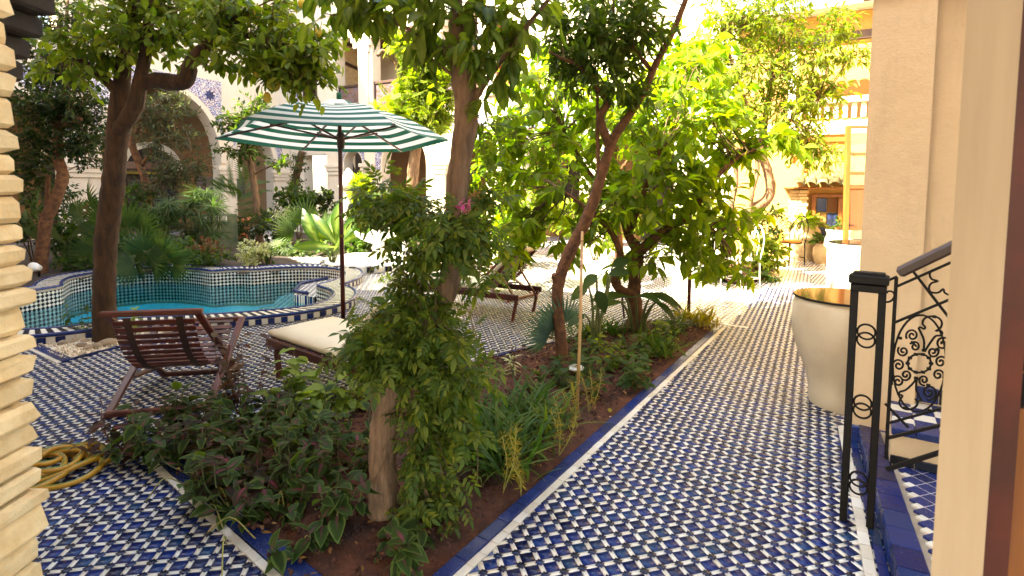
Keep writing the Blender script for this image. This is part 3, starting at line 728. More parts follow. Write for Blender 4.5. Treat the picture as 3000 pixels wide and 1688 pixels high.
A60 = (.5, .866)
# ---- the arcade on the pool side (shaded)
LW = Wall((-8.4, 20.3), (-.5, -.866))
LW.n = Vector((.866, -.5, 0))
lb = thing('arcade_building', 'shaded cream building with a big horseshoe arch and mosaic spandrel behind the pool', 'building', (-8.4, 20.3, 0))
A1 = (4.45, 1.72, 2.35, 2.25); A2 = (1.45, .72, 2.25, 1.15); A3 = (8.6, 1.55, 2.2, 1.9); A4 = (12.2, 1.5, 2.2, 1.9)
ops = [A2, A1, A3, A4]
LW.slab('wall', lb, 'facade', notched(0, 15, 13, ops), [rect(7.0, 8.2, 5.6, 7.4), rect(10.8, 12, 5.6, 7.4)], 0, .45)
sp = notched(2.62, 6.3, 5.05, [(4.45, 1.9, 2.5, 2.3)], 2.5)
LW.slab('spandrel_mosaic', lb, 'mosaic', sp, (), .02, .05)
LW.slab('spandrel_mosaic', lb, 'mosaic', notched(6.8, 10.4, 4.6, [(8.6, 1.68, 2.4, 1.95)], 2.4), (), .02, .05)
LW.slab('spandrel_mosaic', lb, 'mosaic', notched(.35, 2.25, 3.7, [(1.45, .8, 2.3, 1.15)], 2.3), (), .02, .05)
for c, w, zs, h in ops:                                   # raised archivolts
    o_ = arch(c, w + .17, zs, h + .17, 20); i_ = arch(c, w - .0, zs, h, 20)[::-1]
    LW.slab('archivolt', lb, 'facade', o_ + i_, (), .07, .5)
mb = MB()
for k in range(8):                                        # star medallion in the spandrel corner
    a = k * math.pi / 4; b = a + math.pi / 8
    mb.add([LW(3.02, 4.55, .03), LW(3.02 + .11 * math.cos(a - .39), 4.55 + .11 * math.sin(a - .39), .03), LW(3.02 + .19 * math.cos(a), 4.55 + .19 * math.sin(a), .035), LW(3.02 + .11 * math.cos(a + .39), 4.55 + .11 * math.sin(a + .39), .03)], [[0, 3, 2, 1]])
mb.build('star_medallion', [M['navy_edge']], lb)
for s0, s1, z in ((2.2, 2.72, 1.85), (6.2, 6.95, 1.8), (10.2, 10.7, 1.8), (.1, .7, 1.8)):
    capital(LW, lb, s0, s1, z, .03)
    LW.box('pier_shaft', lb, 'facade', s0 + .02, s1 - .02, 0, z, -.1, .05)
# gallery behind the arches
GW = Wall(LW(0, 0, -2.6)[:2], (-.5, -.866)); GW.n = LW.n
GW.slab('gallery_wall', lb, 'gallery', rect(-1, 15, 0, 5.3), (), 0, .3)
mb = MB(); P = [LW(-.5, 5.2, -.46), LW(15, 5.2, -.46), LW(15, 5.2, -2.55), LW(-.5, 5.2, -2.55)]; mb.add(P + [p + Vector((0, 0, .2)) for p in P], [[0, 1, 2, 3], [7, 6, 5, 4], [0, 4, 5, 1], [1, 5, 6, 2], [2, 6, 7, 3], [3, 7, 4, 0]]); mb.build('gallery_ceiling', [M['wood_d']], lb)
for c, hw, zs, h in ((3.6, .8, 2.1, .8), (5.9, .75, 2.0, .75), (8.6, .9, 2.2, .9), (11.6, .9, 2.2, .9)):
    d = fan_door(GW, lb, c, .05, hw, zs, h, .05)
    o_ = arch(c, hw + .2, zs, h + .2, 16); GW.slab('door_surround', d, 'facade', o_ + arch(c, hw, zs, h, 16)[::-1], (), .08, .08)
for s0, s1 in ((6.9, 9.8), (2.9, 5.9)):                      # gilt and red painted screens inside the gallery
    GW.box('screen_beam', lb, 'wood', s0, s1, 2.15, 2.4, .12, .2); GW.box('gilt_band', lb, 'l_gold', s0, s1, 1.98, 2.06, .13, .21)
GW.box('lattice_shutter', lb, 'lattice_m', 1.2, 2.1, 1.15, 1.95, .02, .06)
nw = GW.box('niche_window', lb, 'wood_d', .2, 1.1, 1.15, 1.95, .02, .07); GW.box('niche_glass', nw, 'lattice_m', .32, .98, 1.27, 1.83, .03, .085)
# ---- the tall sunlit wing at the far end
FW = Wall((6.2, 11.9), (-.866, .5)); FW.n = Vector((-.5, -.866, 0))
fb = thing('balcony_building', 'sunlit cream building with balcony columns and mosaic arches at the far end of the court', 'building', (-2, 16.7, 0))
fops = sorted([(3.4, .85, 2.2, .95), (5.9, .85, 2.2, .95), (8.55, .5, 2.2, .7), (11.27, .95, 2.25, 1.05), (13.57, .44, 2.3, .55), (15.5, .62, 2.75, 0)])
holes = [rect(13.25, 14.3, 4.15, 6.7), rect(10.15, 12.6, 4.15, 6.7), rect(8.35, 9.7, 4.15, 6.7), rect(7.05, 7.75, 4.5, 6.3), rect(15.3, 16.2, 4.5, 6.2)]
FW.slab('wall', fb, 'facade', notched(1.2, 17, 9.6, fops), holes, 0, .4)
for t0, t1, a in ((13.02, 14.1, fops[4]), (10.2, 12.5, fops[3]), (7.95, 9.2, fops[2]), (4.9, 6.9, fops[1]), (2.4, 4.4, fops[0])):
    FW.slab('spandrel_mosaic', fb, 'mosaic', notched(t0, t1, 3.75, [(a[0], a[1] + .06, a[2], a[3] + .06)], a[2] - .1), (), .02, .05)
for t0, t1 in ((12.64, 13.0), (9.55, 9.95), (14.25, 14.7), (7.3, 7.75)):
    capital(FW, fb, t0, t1, 2.0, .04); FW.box('pier_shaft', fb, 'facade', t0, t1, 0, 2.0, -.1, .06)
for t in (12.92, 9.92):                                    # balcony columns
    FW.box('balcony_column', fb, 'facade', t - .17, t + .17, 4.1, 6.1, -.2, .06)
    for k in range(3): FW.box('bracket', fb, 'facade', t - .24 - .1 * k, t + .24 + .1 * k, 6.1 + .2 * k, 6.29 + .2 * k, -.2, .08 + .02 * k)
for t in (14.2, 13.32):
    for k in range(2): FW.box('bracket', fb, 'facade', t - .1 - .1 * k, t + .1 + .1 * k, 6.28 + .2 * k, 6.46 + .2 * k, -.2, .05)
BW = Wall(FW(0, 0, -2.2)[:2], (-.866, .5)); BW.n = FW.n
BW.slab('balcony_back_wall', fb, 'facade', rect(7.6, 14.9, 3.8, 7), (), 0, .3)
for c in (12.55, 9.5): fan_door(BW, fb, c, 4.1, .5, 5.6, .55, .04)
FW.slab('balcony_floor', fb, 'facade', rect(7.6, 14.9, 3.85, 4.1), (), -.41, 2.0)
FW.slab('balcony_ceiling', fb, 'wood_d', rect(7.6, 14.9, 6.72, 6.9), (), -.41, 2.0)
mb = MB(); mb.box(FW(14.6, 5.4, -1.25), (.2, 1.7, 2.6), FW.d); mb.build('brick_side_wall', [M['brickm']], fb)
mb = MB(); mb.bar(FW(14.45, 6.05, -.5), FW(14.45, 5.8, -2.1), .06, .1); mb.build('picture_rail', [M['wood_d']], fb)
screen_panel(FW, fb, 13.25, 14.3, 4.15, 5.12, -.12); screen_panel(FW, fb, 10.15, 12.6, 4.15, 5.12, -.12); screen_panel(FW, fb, 8.35, 9.7, 4.15, 5.12, -.12)
for t0, t1, z0, z1, mt in ((7.05, 7.75, 4.5, 6.3, 'wood_o'), (15.3, 16.2, 4.5, 6.2, 'wood_d')):
    wf = FW.box('window', fb, mt, t0, t0 + .08, z0, z1, -.25, -.1)
    for a, b, c, d in ((t1 - .08, t1, z0, z1), (t0 + .081, t1 - .081, z0, z0 + .08), (t0 + .081, t1 - .081, z1 - .08, z1), ((t0 + t1) / 2 - .03, (t0 + t1) / 2 + .03, z0 + .081, z1 - .081)): FW.box('frame', wf, mt, a, b, c, d, -.25, -.1)
    FW.box('grille', wf, 'lattice_m', t0 + .08, t1 - .08, z0 + .08, z1 - .08, -.3, -.27)
    FW.box('mosaic_strip', fb, 'mosaic', t1 + .08, t1 + .24, z0 - .1, z1, .0, .02); FW.box('carved_sill', fb, 'facade', t0 - .05, t1 + .3, z0 - .25, z0 - .12, .0, .1)
for t in (15.4, 15.95): FW.box('carved_panel', fb, 'lattice_m', t, t + .38, 3.9, 4.15, .0, .03)
dl = FW.box('door_lobby', fb, 'facade', 14.95, 15.75, 0, 2.1, -1.3, -1.0); FW.box('brown_door', dl, 'wood', 15.1, 15.55, .1, 1.85, -1.0, -.95)
FW.slab('lobby_back', fb, 'dark_in', rect(14.5, 17, 0, 3.8), (), -2.2, .2)  # near-black slab, darkness of the lobby interior is in its colour
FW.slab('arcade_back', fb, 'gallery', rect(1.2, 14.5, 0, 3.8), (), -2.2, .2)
for c in (11.0, 5.9, 3.4): fan_door(Wall(FW(0, 0, -2.2)[:2], (-.866, .5)), fb, c, .05, .6, 2.0, .6, .03 if False else -.05 + .1)
# ---- the low wing at the end of the path
rb = thing('ochre_house', 'sunlit ochre house with an upper loggia at the end of the tiled path', 'building', (6.6, 11.7, 0))
FW.slab('wall', rb, 'ochre', notched(-4.5, 1.196, 5.25, []), [rect(-1.75, .15, 3.05, 4.65)], 0, .35)
FW.slab('loggia_back', rb, 'ochre', rect(-2.2, .8, 2.7, 5.2), (), -1.3, .2)
FW.box('loggia_beam', rb, 'wood_d', -1.75, .15, 4.66, 4.84, -.2, .08)
FW.box('loggia_post', rb, 'white_paint', -.02, .12, 3.05, 4.65, -.12, .02); FW.box('loggia_post', rb, 'white_paint', -1.74, -1.56, 3.05, 4.65, -.12, .05)
r = FW.box('balustrade', rb, 'facade', -1.55, -.03, 3.38, 3.5, -.15, .1)
for k in range(9): FW.box('baluster', r, 'facade', -1.5 + k * .165, -1.41 + k * .165, 3.06, 3.379, -.07, .03)
FW.box('floor_band', rb, 'facade', -4.4, 1.1, 2.72, 3.0, .0, .06); FW.box('floor_band', rb, 'wood_o', -4.4, 1.1, 2.56, 2.66, .0, .05)
for s in (-.9,):
    mb = MB(); mb.tube([FW(-.5, 4.65, -.1), FW(-.5, 4.42, -.1)], .012, 5)
    c = FW(-.5, 3.95, -.1); mb.lathe([(.02, .48), (.05, .44), (.13, .36), (.15, .34), (.12, .32), (.12, .08), (.15, .06), (.1, 0), (.03, -.06)], c, 8, smooth=False)
    ln_ = mb.build('hanging_lantern', [M['amphora']]); tag(ln_, 'metal lantern hanging in the ochre loggia above the path', 'lantern')
c = BW(14.0, 5.9, .9); mb = MB(); mb.lathe([(.02, .42), (.08, .36), (.15, .3), (.14, .02), (.08, -.04), (.02, -.08)], c, 8, smooth=False); mb.tube([c + Vector((0, 0, .4)), c + Vector((0, 0, .8))], .012, 5)
tag(mb.build('balcony_lantern', [M['amphora']]), 'brass lantern hanging in the brick-lined balcony bay', 'lantern')
eav = FW.box('roof', rb, 'facade', -4.4, 1.3, 5.26, 5.36, -.2, .5)
mb0 = MB(); mb0.lathe([(.112, 0), (.095, .62)], (0, 0, 0), 8, a0=0, a1=math.pi); tile_me = mesh('roof_tile', mb0.V, mb0.F, M['roof'], smooth=True)
def roof_tiles(par, w, s0, s1, z, off0, depth, rise):
    n = int((s1 - s0) / .22)
    for k in range(n):
        c = w(s0 + .11 + k * .22, z, off0); b = (w(0, rise, -depth) - w(0, 0, 0)).normalized(); a = w.d; u = b.cross(a)
        if u.z < 0: u = -u
        L = math.hypot(depth, rise) / .62
        m_ = Matrix(((a.x, u.x, b.x * L, c.x), (a.y, u.y, b.y * L, c.y), (a.z, u.z, b.z * L, c.z), (0, 0, 0, 1)))
        obj('roof_tile', tile_me, par, m_)
roof_tiles(eav, FW, -2.4, 1.3, 5.36, .56, .7, .3)
aw = FW.box('awning', rb, 'wood_o', -1.6, .12, 1.56, 1.6, .0, .42); roof_tiles(aw, FW, -1.6, .15, 1.61, .5, .5, .2)
# brick pier beside the window, brick by brick
for k in range(22):
    for j in range(2):
        s0 = -.36 + j * .18 + (.0 if k % 2 else .03); FW_c = FW(s0 + .09, .03 + k * .07, .12)
        block('brick', 'brickm', rb, FW_c, (.17, .22 + random.uniform(-.02, .02), .062), FW.d)
wn = FW.box('window', rb, 'wood_o', -1.5, -.42, .34, .42, .0, .1)
for a, b, c, d in ((-1.5, -1.42, .421, 1.45), (-.5, -.42, .421, 1.45), (-1.419, -.501, 1.38, 1.46), (-1.0, -.92, .421, 1.379)): FW.box('frame', wn, 'wood_o', a, b, c, d, .0, .1)
GLS = [(.02, .03, .09), (.22, .13, .04), (.03, .03, .07), (.10, .04, .015)]
gm = []
for k, c in enumerate(GLS):
    m, nt, p = nmat('coloured_glass'); p.inputs['Base Color'].default_value = (*c, 1); p.inputs['Roughness'].default_value = .08; gm.append(m)
for s0 in (-1.41, -.91):
    for ii in range(2):
        for jj in range(3): FW.box('pane', wn, gm[(ii + jj * 3 + (s0 > -1)) % 4], s0 + ii * .205, s0 + ii * .205 + .185, .44 + jj * .315, .44 + jj * .315 + .295, .02, .04)
# ---- wall along the path (set back), the near wall with the doorway, room behind the camera
RW = Wall((3.5, 3.35), (.5, .866)); RW.n = Vector((-.866, .5, 0))
wb = thing('path_side_house', 'plain plastered house wall running along the path behind the pillar', 'building', (3.5, 3.35, 0))
RW.slab('wall', wb, 'plaster', rect(-.6, 9.2, 0, 6.5), (), 0, .3)
# pillar and stair wall
PW = Wall(G(2140, 1108)[:2], (.82, -.572)); PW.n = Vector((-.572, -.82, 0))
pl = thing('pillar', 'square pinkish plaster pillar with a blue tiled foot beside the stairs', 'pillar', PW(.15, 0, -.15))
PW.slab('shaft', pl, 'plaster', rect(0, .30, .1, 6.5), (), 0, .30)
PW.box('blue_skirting', pl, 'navy_edge', -.012, .312, .0, .105, -.31, .014)
PW.slab('beam', pl, 'plaster', rect(-.05, 1.9, 2.66, 6.5), (), .02, .045)
sw = thing('stair_wall', 'pinkish plaster wall behind the scrolled stair railing', 'wall', PW(.8, 0, -.1))
PW.slab('plaster_face', sw, 'plaster', rect(.302, 2.4, 0, 2.65), (), -.06, .25)
sn = PW.d; 
for k in range(9):
    PW.box('skirting_tile', sw, 'black' if k % 3 else 'navy_edge', .31 + k * .105, .31 + k * .105 + .1, .31, .40, -.06, -.045, .004)
# stairs: a low landing, then a step up to the wall
st = thing('stairs', 'tiled steps with blue edging climbing beside the wrought iron railing', 'stairs', (1.9, 2.4, 0))
SP0 = PB0 - pd * .3; 
SWl = Wall((PB0 - pd * .9 - pn * .05)[:2], (pd.x, pd.y)); SWl.n = -Vector((pd.y, -pd.x, 0)) if pn.dot(Vector((pd.y, -pd.x, 0))) < 0 else Vector((pd.y, -pd.x, 0))
SWl.n = pn
SWl.slab('landing', st, 'grout', rect(0, 2.35, 0, .10), (), -.055, 1.6)
for k in range(16):
    SWl.box('riser_tile', st, 'navy_edge', k * .142, k * .142 + .138, .012, .10, -.055, -.043, .003)
    SWl.box('edge_tile', st, 'blue', k * .142, k * .142 + .138, .10, .112, -.15, -.046, .003)
    SWl.box('floor_edge_tile', st, 'blue', k * .142, k * .142 + .139, .001, .012, -.041, -.002, .003)
dq = .1
for i in range(22):
    for j in range(6):
        c = SWl(.02 + i * dq + (j % 2) * dq / 2, .106, -.20 - j * dq * .5 - .02)
        mb = block('checker_tile', 'navy_edge', st, c, (dq * .68, dq * .68, .012), (SWl.d + SWl.n)) if (i + j) % 1 == 0 else None
for i in range(22):
    for j in range(6):
        c = SWl(.02 + i * dq + ((j + 1) % 2) * dq / 2, .1055, -.20 - j * dq * .5 - .02)
        block('white_tile', 'white', st, c, (dq * .68, dq * .68, .012), (SWl.d + SWl.n))
UP = Wall((2.0, 2.72), (.84, -.54)); UP.n = Vector((-.54, -.84, 0))
UP.slab('upper_step', st, 'plaster', rect(0, 1.4, .10, .27), (), 0, .75)
for k in range(12):
    UP.box('nosing_tile', st, 'navy_edge', k * .105, k * .105 + .101, .271, .31, -.10, .012, .004); UP.box('riser_tile', st, 'black', k * .105, k * .105 + .101, .113, .16, .0, .012, .004)
for i in range(12):
    for j in range(6):
        block('checker_tile', 'navy_edge' if (i + j) % 2 else 'white', st, UP(.06 + i * .1, .285, -.15 - j * .1), (.097, .097, .03), UP.d)
# ------------------------------------------------------------------ the doorway we look through
dw = thing('stone_doorway', 'rough pale stone jamb framing the view, courses stacked unevenly', 'wall', (-1.4, 1.3, 0))
z = -.02; k = 0
while z < 2.05:
    h = random.choice((.058, .066, .075, .088)); yv = 1.22
    e_ = D(78, 474 + (1.55 - z - h / 2) * 1340 / yv if False else 700, yv).x
    edge = -1.352 + (2.0 - z) * .0 + random.uniform(-.017, .013)
    for j in range(3):
        L = random.uniform(.22, .3) if j else .24
        mb = MB(); mb.box((0, 0, 0), (L - .006, .26, h - .005), (1, 0, 0), (0, 0, 1), 0, .013)
        V = [v + Vector((random.uniform(-.005, .005), random.uniform(-.012, .012), random.uniform(-.003, .003))) for v in mb.V]
        x0 = edge - (L / 2 if j == 0 else 0) - (.0 if j == 0 else .245 + (j - 1) * .26 + L / 2 - .02)
        obj('stone', mesh('stone', [v + Vector((x0, yv + .13 + random.uniform(-.006, .008), z + h / 2)) for v in V], mb.F, M['stone']), dw)
    z += h
    k += 1
mb = MB(); mb.box((-2.1, 1.4, 1.0), (1.1, .2, 2.1)); mb.build('mortar_core', [M['stone']], dw)
for k, (x1, z0) in enumerate(((-1.50, 1.90), (-1.47, 1.965), (-1.43, 2.03), (-1.39, 2.095), (-1.35, 2.16))):   # corbelled bricks where the arch springs, their shade put into the dark colour
    mb = MB(); mb.box((x1 - .2 + random.uniform(-.006, .006), 1.55, z0), (.4, .22, .062), bev=.008); mb.build('shade_toned_brick', [M['darkbrick']], dw)
NW = Wall((-1.45, 1.62), (-.866, .5)); NW.n = Vector((.5, .866, 0))
nh = thing('near_house', 'tall plastered house front around the doorway, behind the viewer', 'building', (-1.5, 1.6, 0))
NW.slab('wall', nh, 'facade', rect(.42, 14, 0, 9.2), (), 0, .4)
NW.slab('wall_over_door', nh, 'facade', rect(-10, .418, 3.4, 9.2), (), 0, .4)
NW.slab('wall_beyond_door', nh, 'facade', rect(-12, -3.3, 0, 3.399), (), 0, .4)
mb = MB(); mb.box((0, -2.4, 3.0), (9, 6.2, .2), (.866, -.5, 0)); mb.build('ceiling', [M['plaster']], nh)
jb = thing('door_jamb', 'pale plastered door jamb standing close to the viewer', 'jamb', (.9, 1.0, 0))
jl, jr = D(2388, 700, .95).x, D(2524, 700, .95).x
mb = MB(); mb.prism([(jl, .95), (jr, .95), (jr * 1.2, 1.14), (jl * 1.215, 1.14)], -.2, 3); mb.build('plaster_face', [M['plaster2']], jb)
dr = thing('entrance_door', 'open varnished wooden door leaf with a black latch at the very edge', 'door', (jr + .2, 1.0, 0))
dx = jr + .002
mb = MB(); mb.prism([(dx, .955), (dx + .04, .945), (dx + .09, 1.02), (dx + .045, 1.02)], -.2, 3); mb.build('stile', [M['wood']], dr)
mb = MB(); mb.box((dx + .125, .985, 1.4), (.166, .05, 3.2), bev=.006); mb.build('leaf', [M['wood_o']], dr)
zl = D(2560, 935, .96).z; lx = D(2548, 935, .96).x
mb = MB(); mb.box((lx + .02, .965, zl + .033), (.05, .03, .062), bev=.008); mb.box((lx + .019, .965, zl - .035), (.052, .03, .066), bev=.008); mb.build('latch', [M['iron']], dr)

# ------------------------------------------------------------------ wrought iron railing
rl = thing('stair_railing', 'black wrought iron newel and scrolled stair panel under a wooden handrail', 'railing', (1.62, 2.38, 0))
NP = G(2153, 1321); nd = (G(2180, 1330) - G(2125, 1312)); nd = Vector((.80, -.6, 0)); nn_ = Vector((-.6, -.8, 0))
zt = D(2177, 690, NP.y).z
mb = MB()
wv = .040
for s in (-.052, .052):
    mb.bar(NP + nd * s, NP + nd * s + Vector((0, 0, zt - .05)), .030, .030, nn_, 0, .003)
mb.box(NP + Vector((0, 0, zt - .062)), (.135, .05, .035), nd, (0, 0, 1), 0, .004)
mb.build('newel_frame', [M['iron']], rl)
mb = MB(); mb.box(NP + Vector((0, 0, zt - .022)), (.15, .075, .042), nd, (0, 0, 1), 0, .006); mb.box(NP + Vector((0, 0, zt + .004)), (.12, .055, .014), nd, (0, 0, 1), 0, .004); mb.build('newel_cap', [M['iron']], rl)
def ring(c, r, a, u, t=.006, n=20, ax=1.0):
    return [c + a * (math.cos(2 * math.pi * k / n) * r * ax) + u * (math.sin(2 * math.pi * k / n) * r) for k in range(n + 1)]
UZ = Vector((0, 0, 1))
for yy in (845, 1023, 1215):
    z = D(2165, yy, NP.y).z
    for dz in (-.019, .019):
        mb = MB(); mb.tube(ring(NP + UZ * (z + dz), .034, nd, UZ), .0048, 6, cap=False); mb.build('ring', [M['iron']], rl)
PN = nn_
def pp(x, y): return on_plane(x, y, NP, PN)                 # onto the plane of the stair panel
def r8(x, y): return pp(2017 + x * .3258, 601 + y * .3258)
mb = MB(); mb.bar(r8(728, 295), r8(660, 1455), .014, .014, PN); mb.build('panel_stile', [M['iron']], rl)
mb = MB()
hb, ht = r8(742, 262), r8(1240, 22); mb.bar(hb, ht + (ht - hb) * 1.2, .062, .045, UZ, 0, .014); mb.build('wooden_handrail', [M['wood_d']], rl)
mb = MB()
for a, b in (((608, 345), (735, 290)), ((735, 365), (1300, 115)), ((715, 645), (1300, 400)), ((845, 235), (1240, 745)), ((640, 1270), (820, 1455)), ((655, 1425), (1200, 1275))): mb.bar(r8(*a), r8(*b), .011, .008, PN, 0, .002)
mb.bar(r8(655, 1455) - UZ * .05, r8(1150, 1330) - UZ * .05, .014, .014, PN)
mb.bar(r8(660, 1430), r8(620, 1950) if False else r8(650, 1700), .014, .014, PN)
mb.bar(r8(648, 1780), r8(1150, 1620), .02, .016, PN)
mb.build('panel_bars', [M['iron']], rl)
def spiral(c, r0, a0, turns, flip=1, ax=1.0, n=26):
    return [(c[0] + math.cos(a0 + flip * 2 * math.pi * turns * k / n) * r0 * (1 - .85 * k / n) * ax, c[1] + math.sin(a0 + flip * 2 * math.pi * turns * k / n) * r0 * (1 - .85 * k / n)) for k in range(n + 1)]
curves = []
cx, cy = 905, 960
curves.append([(cx + math.cos(2 * math.pi * k / 28) * 90, cy + math.sin(2 * math.pi * k / 28) * 72) for k in range(29)])
curves.append([(cx + math.cos(2 * math.pi * k / 40) * 205 + (0), cy + math.sin(2 * math.pi * k / 40) * 372 + math.cos(2 * math.pi * k / 40) * -20) for k in range(41)])
for c, r, a, t, f in (((850, 745), 50, 2.6, 1.6, 1), ((1085, 810), 58, .4, 1.6, -1), ((870, 830), 40, 3.6, 1.5, 1), ((780, 865), 44, 3.9, 1.5, -1), ((1010, 872), 46, 5.5, 1.5, 1), ((1070, 950), 48, .0, 1.5, -1), ((745, 975), 48, 3.1, 1.5, 1), ((800, 1050), 44, 2.4, 1.5, -1), ((740, 1100), 50, 2.6, 1.6, 1), ((940, 1090), 42, 1.3, 1.5, 1), ((1050, 1050), 46, .6, 1.5, -1), ((980, 1185), 62, 1.8, 1.7, -1)):
    curves.append(spiral(c, r, a, t, f))
curves.append([(940, 860), (940, 780), (915, 720), (900, 690), (915, 682), (940, 695), (950, 680), (930, 655), (940, 620), (975, 600), (1020, 598), (1060, 615), (1080, 650), (1065, 690), (1030, 712), (1060, 705), (1082, 722), (1070, 745), (1030, 750), (990, 800), (950, 862)])
curves.append([(880, 1075), (860, 1110), (800, 1165), (755, 1180), (750, 1200), (775, 1210), (760, 1235), (750, 1265), (765, 1295), (800, 1315), (850, 1310), (885, 1285), (890, 1250), (870, 1235), (900, 1250), (918, 1240), (900, 1205), (880, 1160), (884, 1080)])
curves.append([(1010, 235), (985, 270), (1000, 310), (1050, 325), (1000, 340), (980, 375), (995, 410), (1050, 415), (1090, 385), (1100, 415), (1150, 440)])
curves.append([(606, 460), (640, 485), (680, 482), (708, 455), (712, 425), (690, 405), (660, 405), (652, 420)])
for cv in curves:
    mb = MB(); P = [r8(*q) for q in (crom(cv, 3) if len(cv) < 24 else cv)]; mb.tube(P, .0045, 6); mb.build('scroll', [M['iron']], rl)
mb = MB()
for q in [(cx + math.cos(2 * math.pi * k / 10) * 90, cy + math.sin(2 * math.pi * k / 10) * 72) for k in range(10)] + [(820, 605), (1020, 600), (755, 765), (940, 860), (795, 1305), (985, 1325), (880, 1075), (855, 800), (1045, 855), (975, 1130)]: mb.box(r8(*q), (.016, .013, .012), nd, UZ, 0, .003)
mb.build('collars', [M['iron']], rl)

# ------------------------------------------------------------------ tall jars
def vase(name, label, c, prof, mat, group=None, lid=None, seg=40):
    t = thing(name, label, 'jar', c, group); mb = MB(); mb.lathe(prof, c, seg, dent=.004); mb.build('body', [M[mat]], t)
    if lid:
        g, nt, p = nmat('lid_glass'); p.inputs['Base Color'].default_value = (.01, .009, .007, 1); p.inputs['Roughness'].default_value = .08; p.inputs['IOR'].default_value = 1.16; p.inputs['Specular IOR Level'].default_value = .5
        mb = MB(); mb.lathe([(0, lid[1]), (lid[0], lid[1]), (lid[0], lid[1] + .012), (0, lid[1] + .012)], c, seg, smooth=False); mb.build('glass_top', [g], t); mb = MB(); mb.tube([c + Vector((math.cos(2 * math.pi * k / 48) * lid[0], math.sin(2 * math.pi * k / 48) * lid[0], lid[1] + .004)) for k in range(49)], .0055, 6, cap=False); mb.build('dark_rim', [M['iron']], t)
    return t
JC = Vector((2.37, 3.74, 0))
vase('glazed_jar', 'big cream glazed jar with a dark glass top, closest beside the pillar', JC, [(.19, 0), (.205, .03), (.21, .12), (.235, .25), (.29, .38), (.325, .5), (.335, .62), (.33, .73), (.318, .775), (.3, .78)], 'ceramic', 'jars along the path', (.325, .784))
JC2 = Vector((4.88, 7.45, 0))
vase('waisted_jar', 'sun dappled white jar with a waist, standing beyond the glass topped jar', JC2, [(.36, 0), (.385, .12), (.38, .28), (.345, .42), (.315, .5), (.33, .56), (.365, .68), (.385, .78), (.37, .80), (.34, .80)], 'ceramic2', 'jars along the path', (.375, .803))
def pot_plant(name, label, c, prof, mat, lm, n, hgt, spread, cat='potted plant', tpl='ovate', ll=.1, drop=.3):
    t = vase(name, label, c, prof, mat); t['category'] = cat
    top = prof[-1][1]; P = []
    for k in range(n):
        a = random.uniform(0, 6.28); e = random.uniform(.15, 1.3); d = Vector((math.cos(a) * math.cos(e), math.sin(a) * math.cos(e), math.sin(e)))
        P.append((c + Vector((0, 0, top)) + Vector((d.x * spread, d.y * spread, d.z * hgt)) * random.uniform(.25, 1), d))
    pos = np.array([p[0] for p in P]); dr = np.array([p[1] for p in P]); dr[:, 2] -= drop
    place(t, 'leaf', 'foliage', TPL[tpl], leafm(pos, dr, ll * rng.uniform(.7, 1.3, n)), ll, M[lm], 0); return t

# ------------------------------------------------------------------ leaves
def leaf_tp(w, rows=3, fold=.18, curve=.25, peak=.42, pet=.0, wav=0.0):
    V, F, A = [(0, -pet, 0)], [], [1.]
    for i in range(1, rows + 1):
        t = i / (rows + 1); ww = w * (math.sin(math.pi * t ** (math.log(.5) / math.log(peak)))) ** .85; zz = -curve * t * t; f = ww * fold
        V += [(-ww, t, zz + f + wav * (i % 2)), (0, t, zz), (ww, t, zz + f - wav * (i % 2))]; A += [0., 1. - .5 * t, 0.]
    V.append((0, 1, -curve)); A.append(.0); n = len(V) - 1
    F += [(0, 2, 1), (0, 3, 2)]
    for i in range(rows - 1):
        b = 1 + 3 * i; F += [(b, b + 1, b + 4), (b, b + 4, b + 3), (b + 1, b + 2, b + 5), (b + 1, b + 5, b + 4)]
    b = 1 + 3 * (rows - 1); F += [(b, b + 1, n), (b + 1, b + 2, n)]
    return np.array(V, float), np.array(F), np.array(A)
def join_tp(parts):
    V, F, A = [], [], []; b = 0
    for (v, f, a), m in parts:
        V.append(v @ np.array(m)[:3, :3].T + np.array(m)[:3, 3]); F.append(f + b); A.append(a); b += len(v)
    return np.concatenate(V), np.concatenate(F), np.concatenate(A)
def M4(loc, yaw, sc, pitch=0, roll=0):
    return Matrix.Translation(loc) @ Matrix.Rotation(yaw, 4, 'Z') @ Matrix.Rotation(pitch, 4, 'X') @ Matrix.Rotation(roll, 4, 'Y') @ Matrix.Scale(sc, 4)
TPL = {'ovate': leaf_tp(.24, 3, .2, .25), 'broad': leaf_tp(.30, 4, .22, .35, .45), 'oval': leaf_tp(.21, 3, .22, .32, .42), 'lance': leaf_tp(.13, 2, .3, .22, .45), 'small': leaf_tp(.24, 1, .25, .12, .45), 'coleus': leaf_tp(.33, 4, .18, .4, .38, wav=.03),
       'blade': leaf_tp(.035, 4, .4, .55, .35), 'strap': leaf_tp(.06, 4, .35, .6, .4), 'strap2': leaf_tp(.032, 4, .35, .5, .45), 'banana': leaf_tp(.17, 7, .22, .45, .45, .35, .012), 'needle': leaf_tp(.05, 1, .3, .1, .5)}
_lf = leaf_tp(.19, 2, .25, .25, .4)
TPL['pinnate'] = join_tp([(_lf, M4((0, .25 + .2 * k, -.05 * k), s * 1.05, .42, -.2)) for k in range(3) for s in (-1, 1)] + [(_lf, M4((0, .72, -.1), 0, .55, -.25))])
TPL['spray'] = join_tp([(TPL['small'], M4((0, .14 * k, -.01 * k), s * (1.0 - .05 * k), .30, .1)) for k in range(6) for s in (-1, 1)] + [(TPL['small'], M4((0, .8, -.05), 0, .32))])
_bl = leaf_tp(.045, 2, .35, .25, .4)
TPL['fan'] = join_tp([(_bl, M4((0, .0, 0), a, .62 + .38 * math.cos(a * .8), -.08 * abs(a))) for a in np.linspace(-1.75, 1.75, 21)])
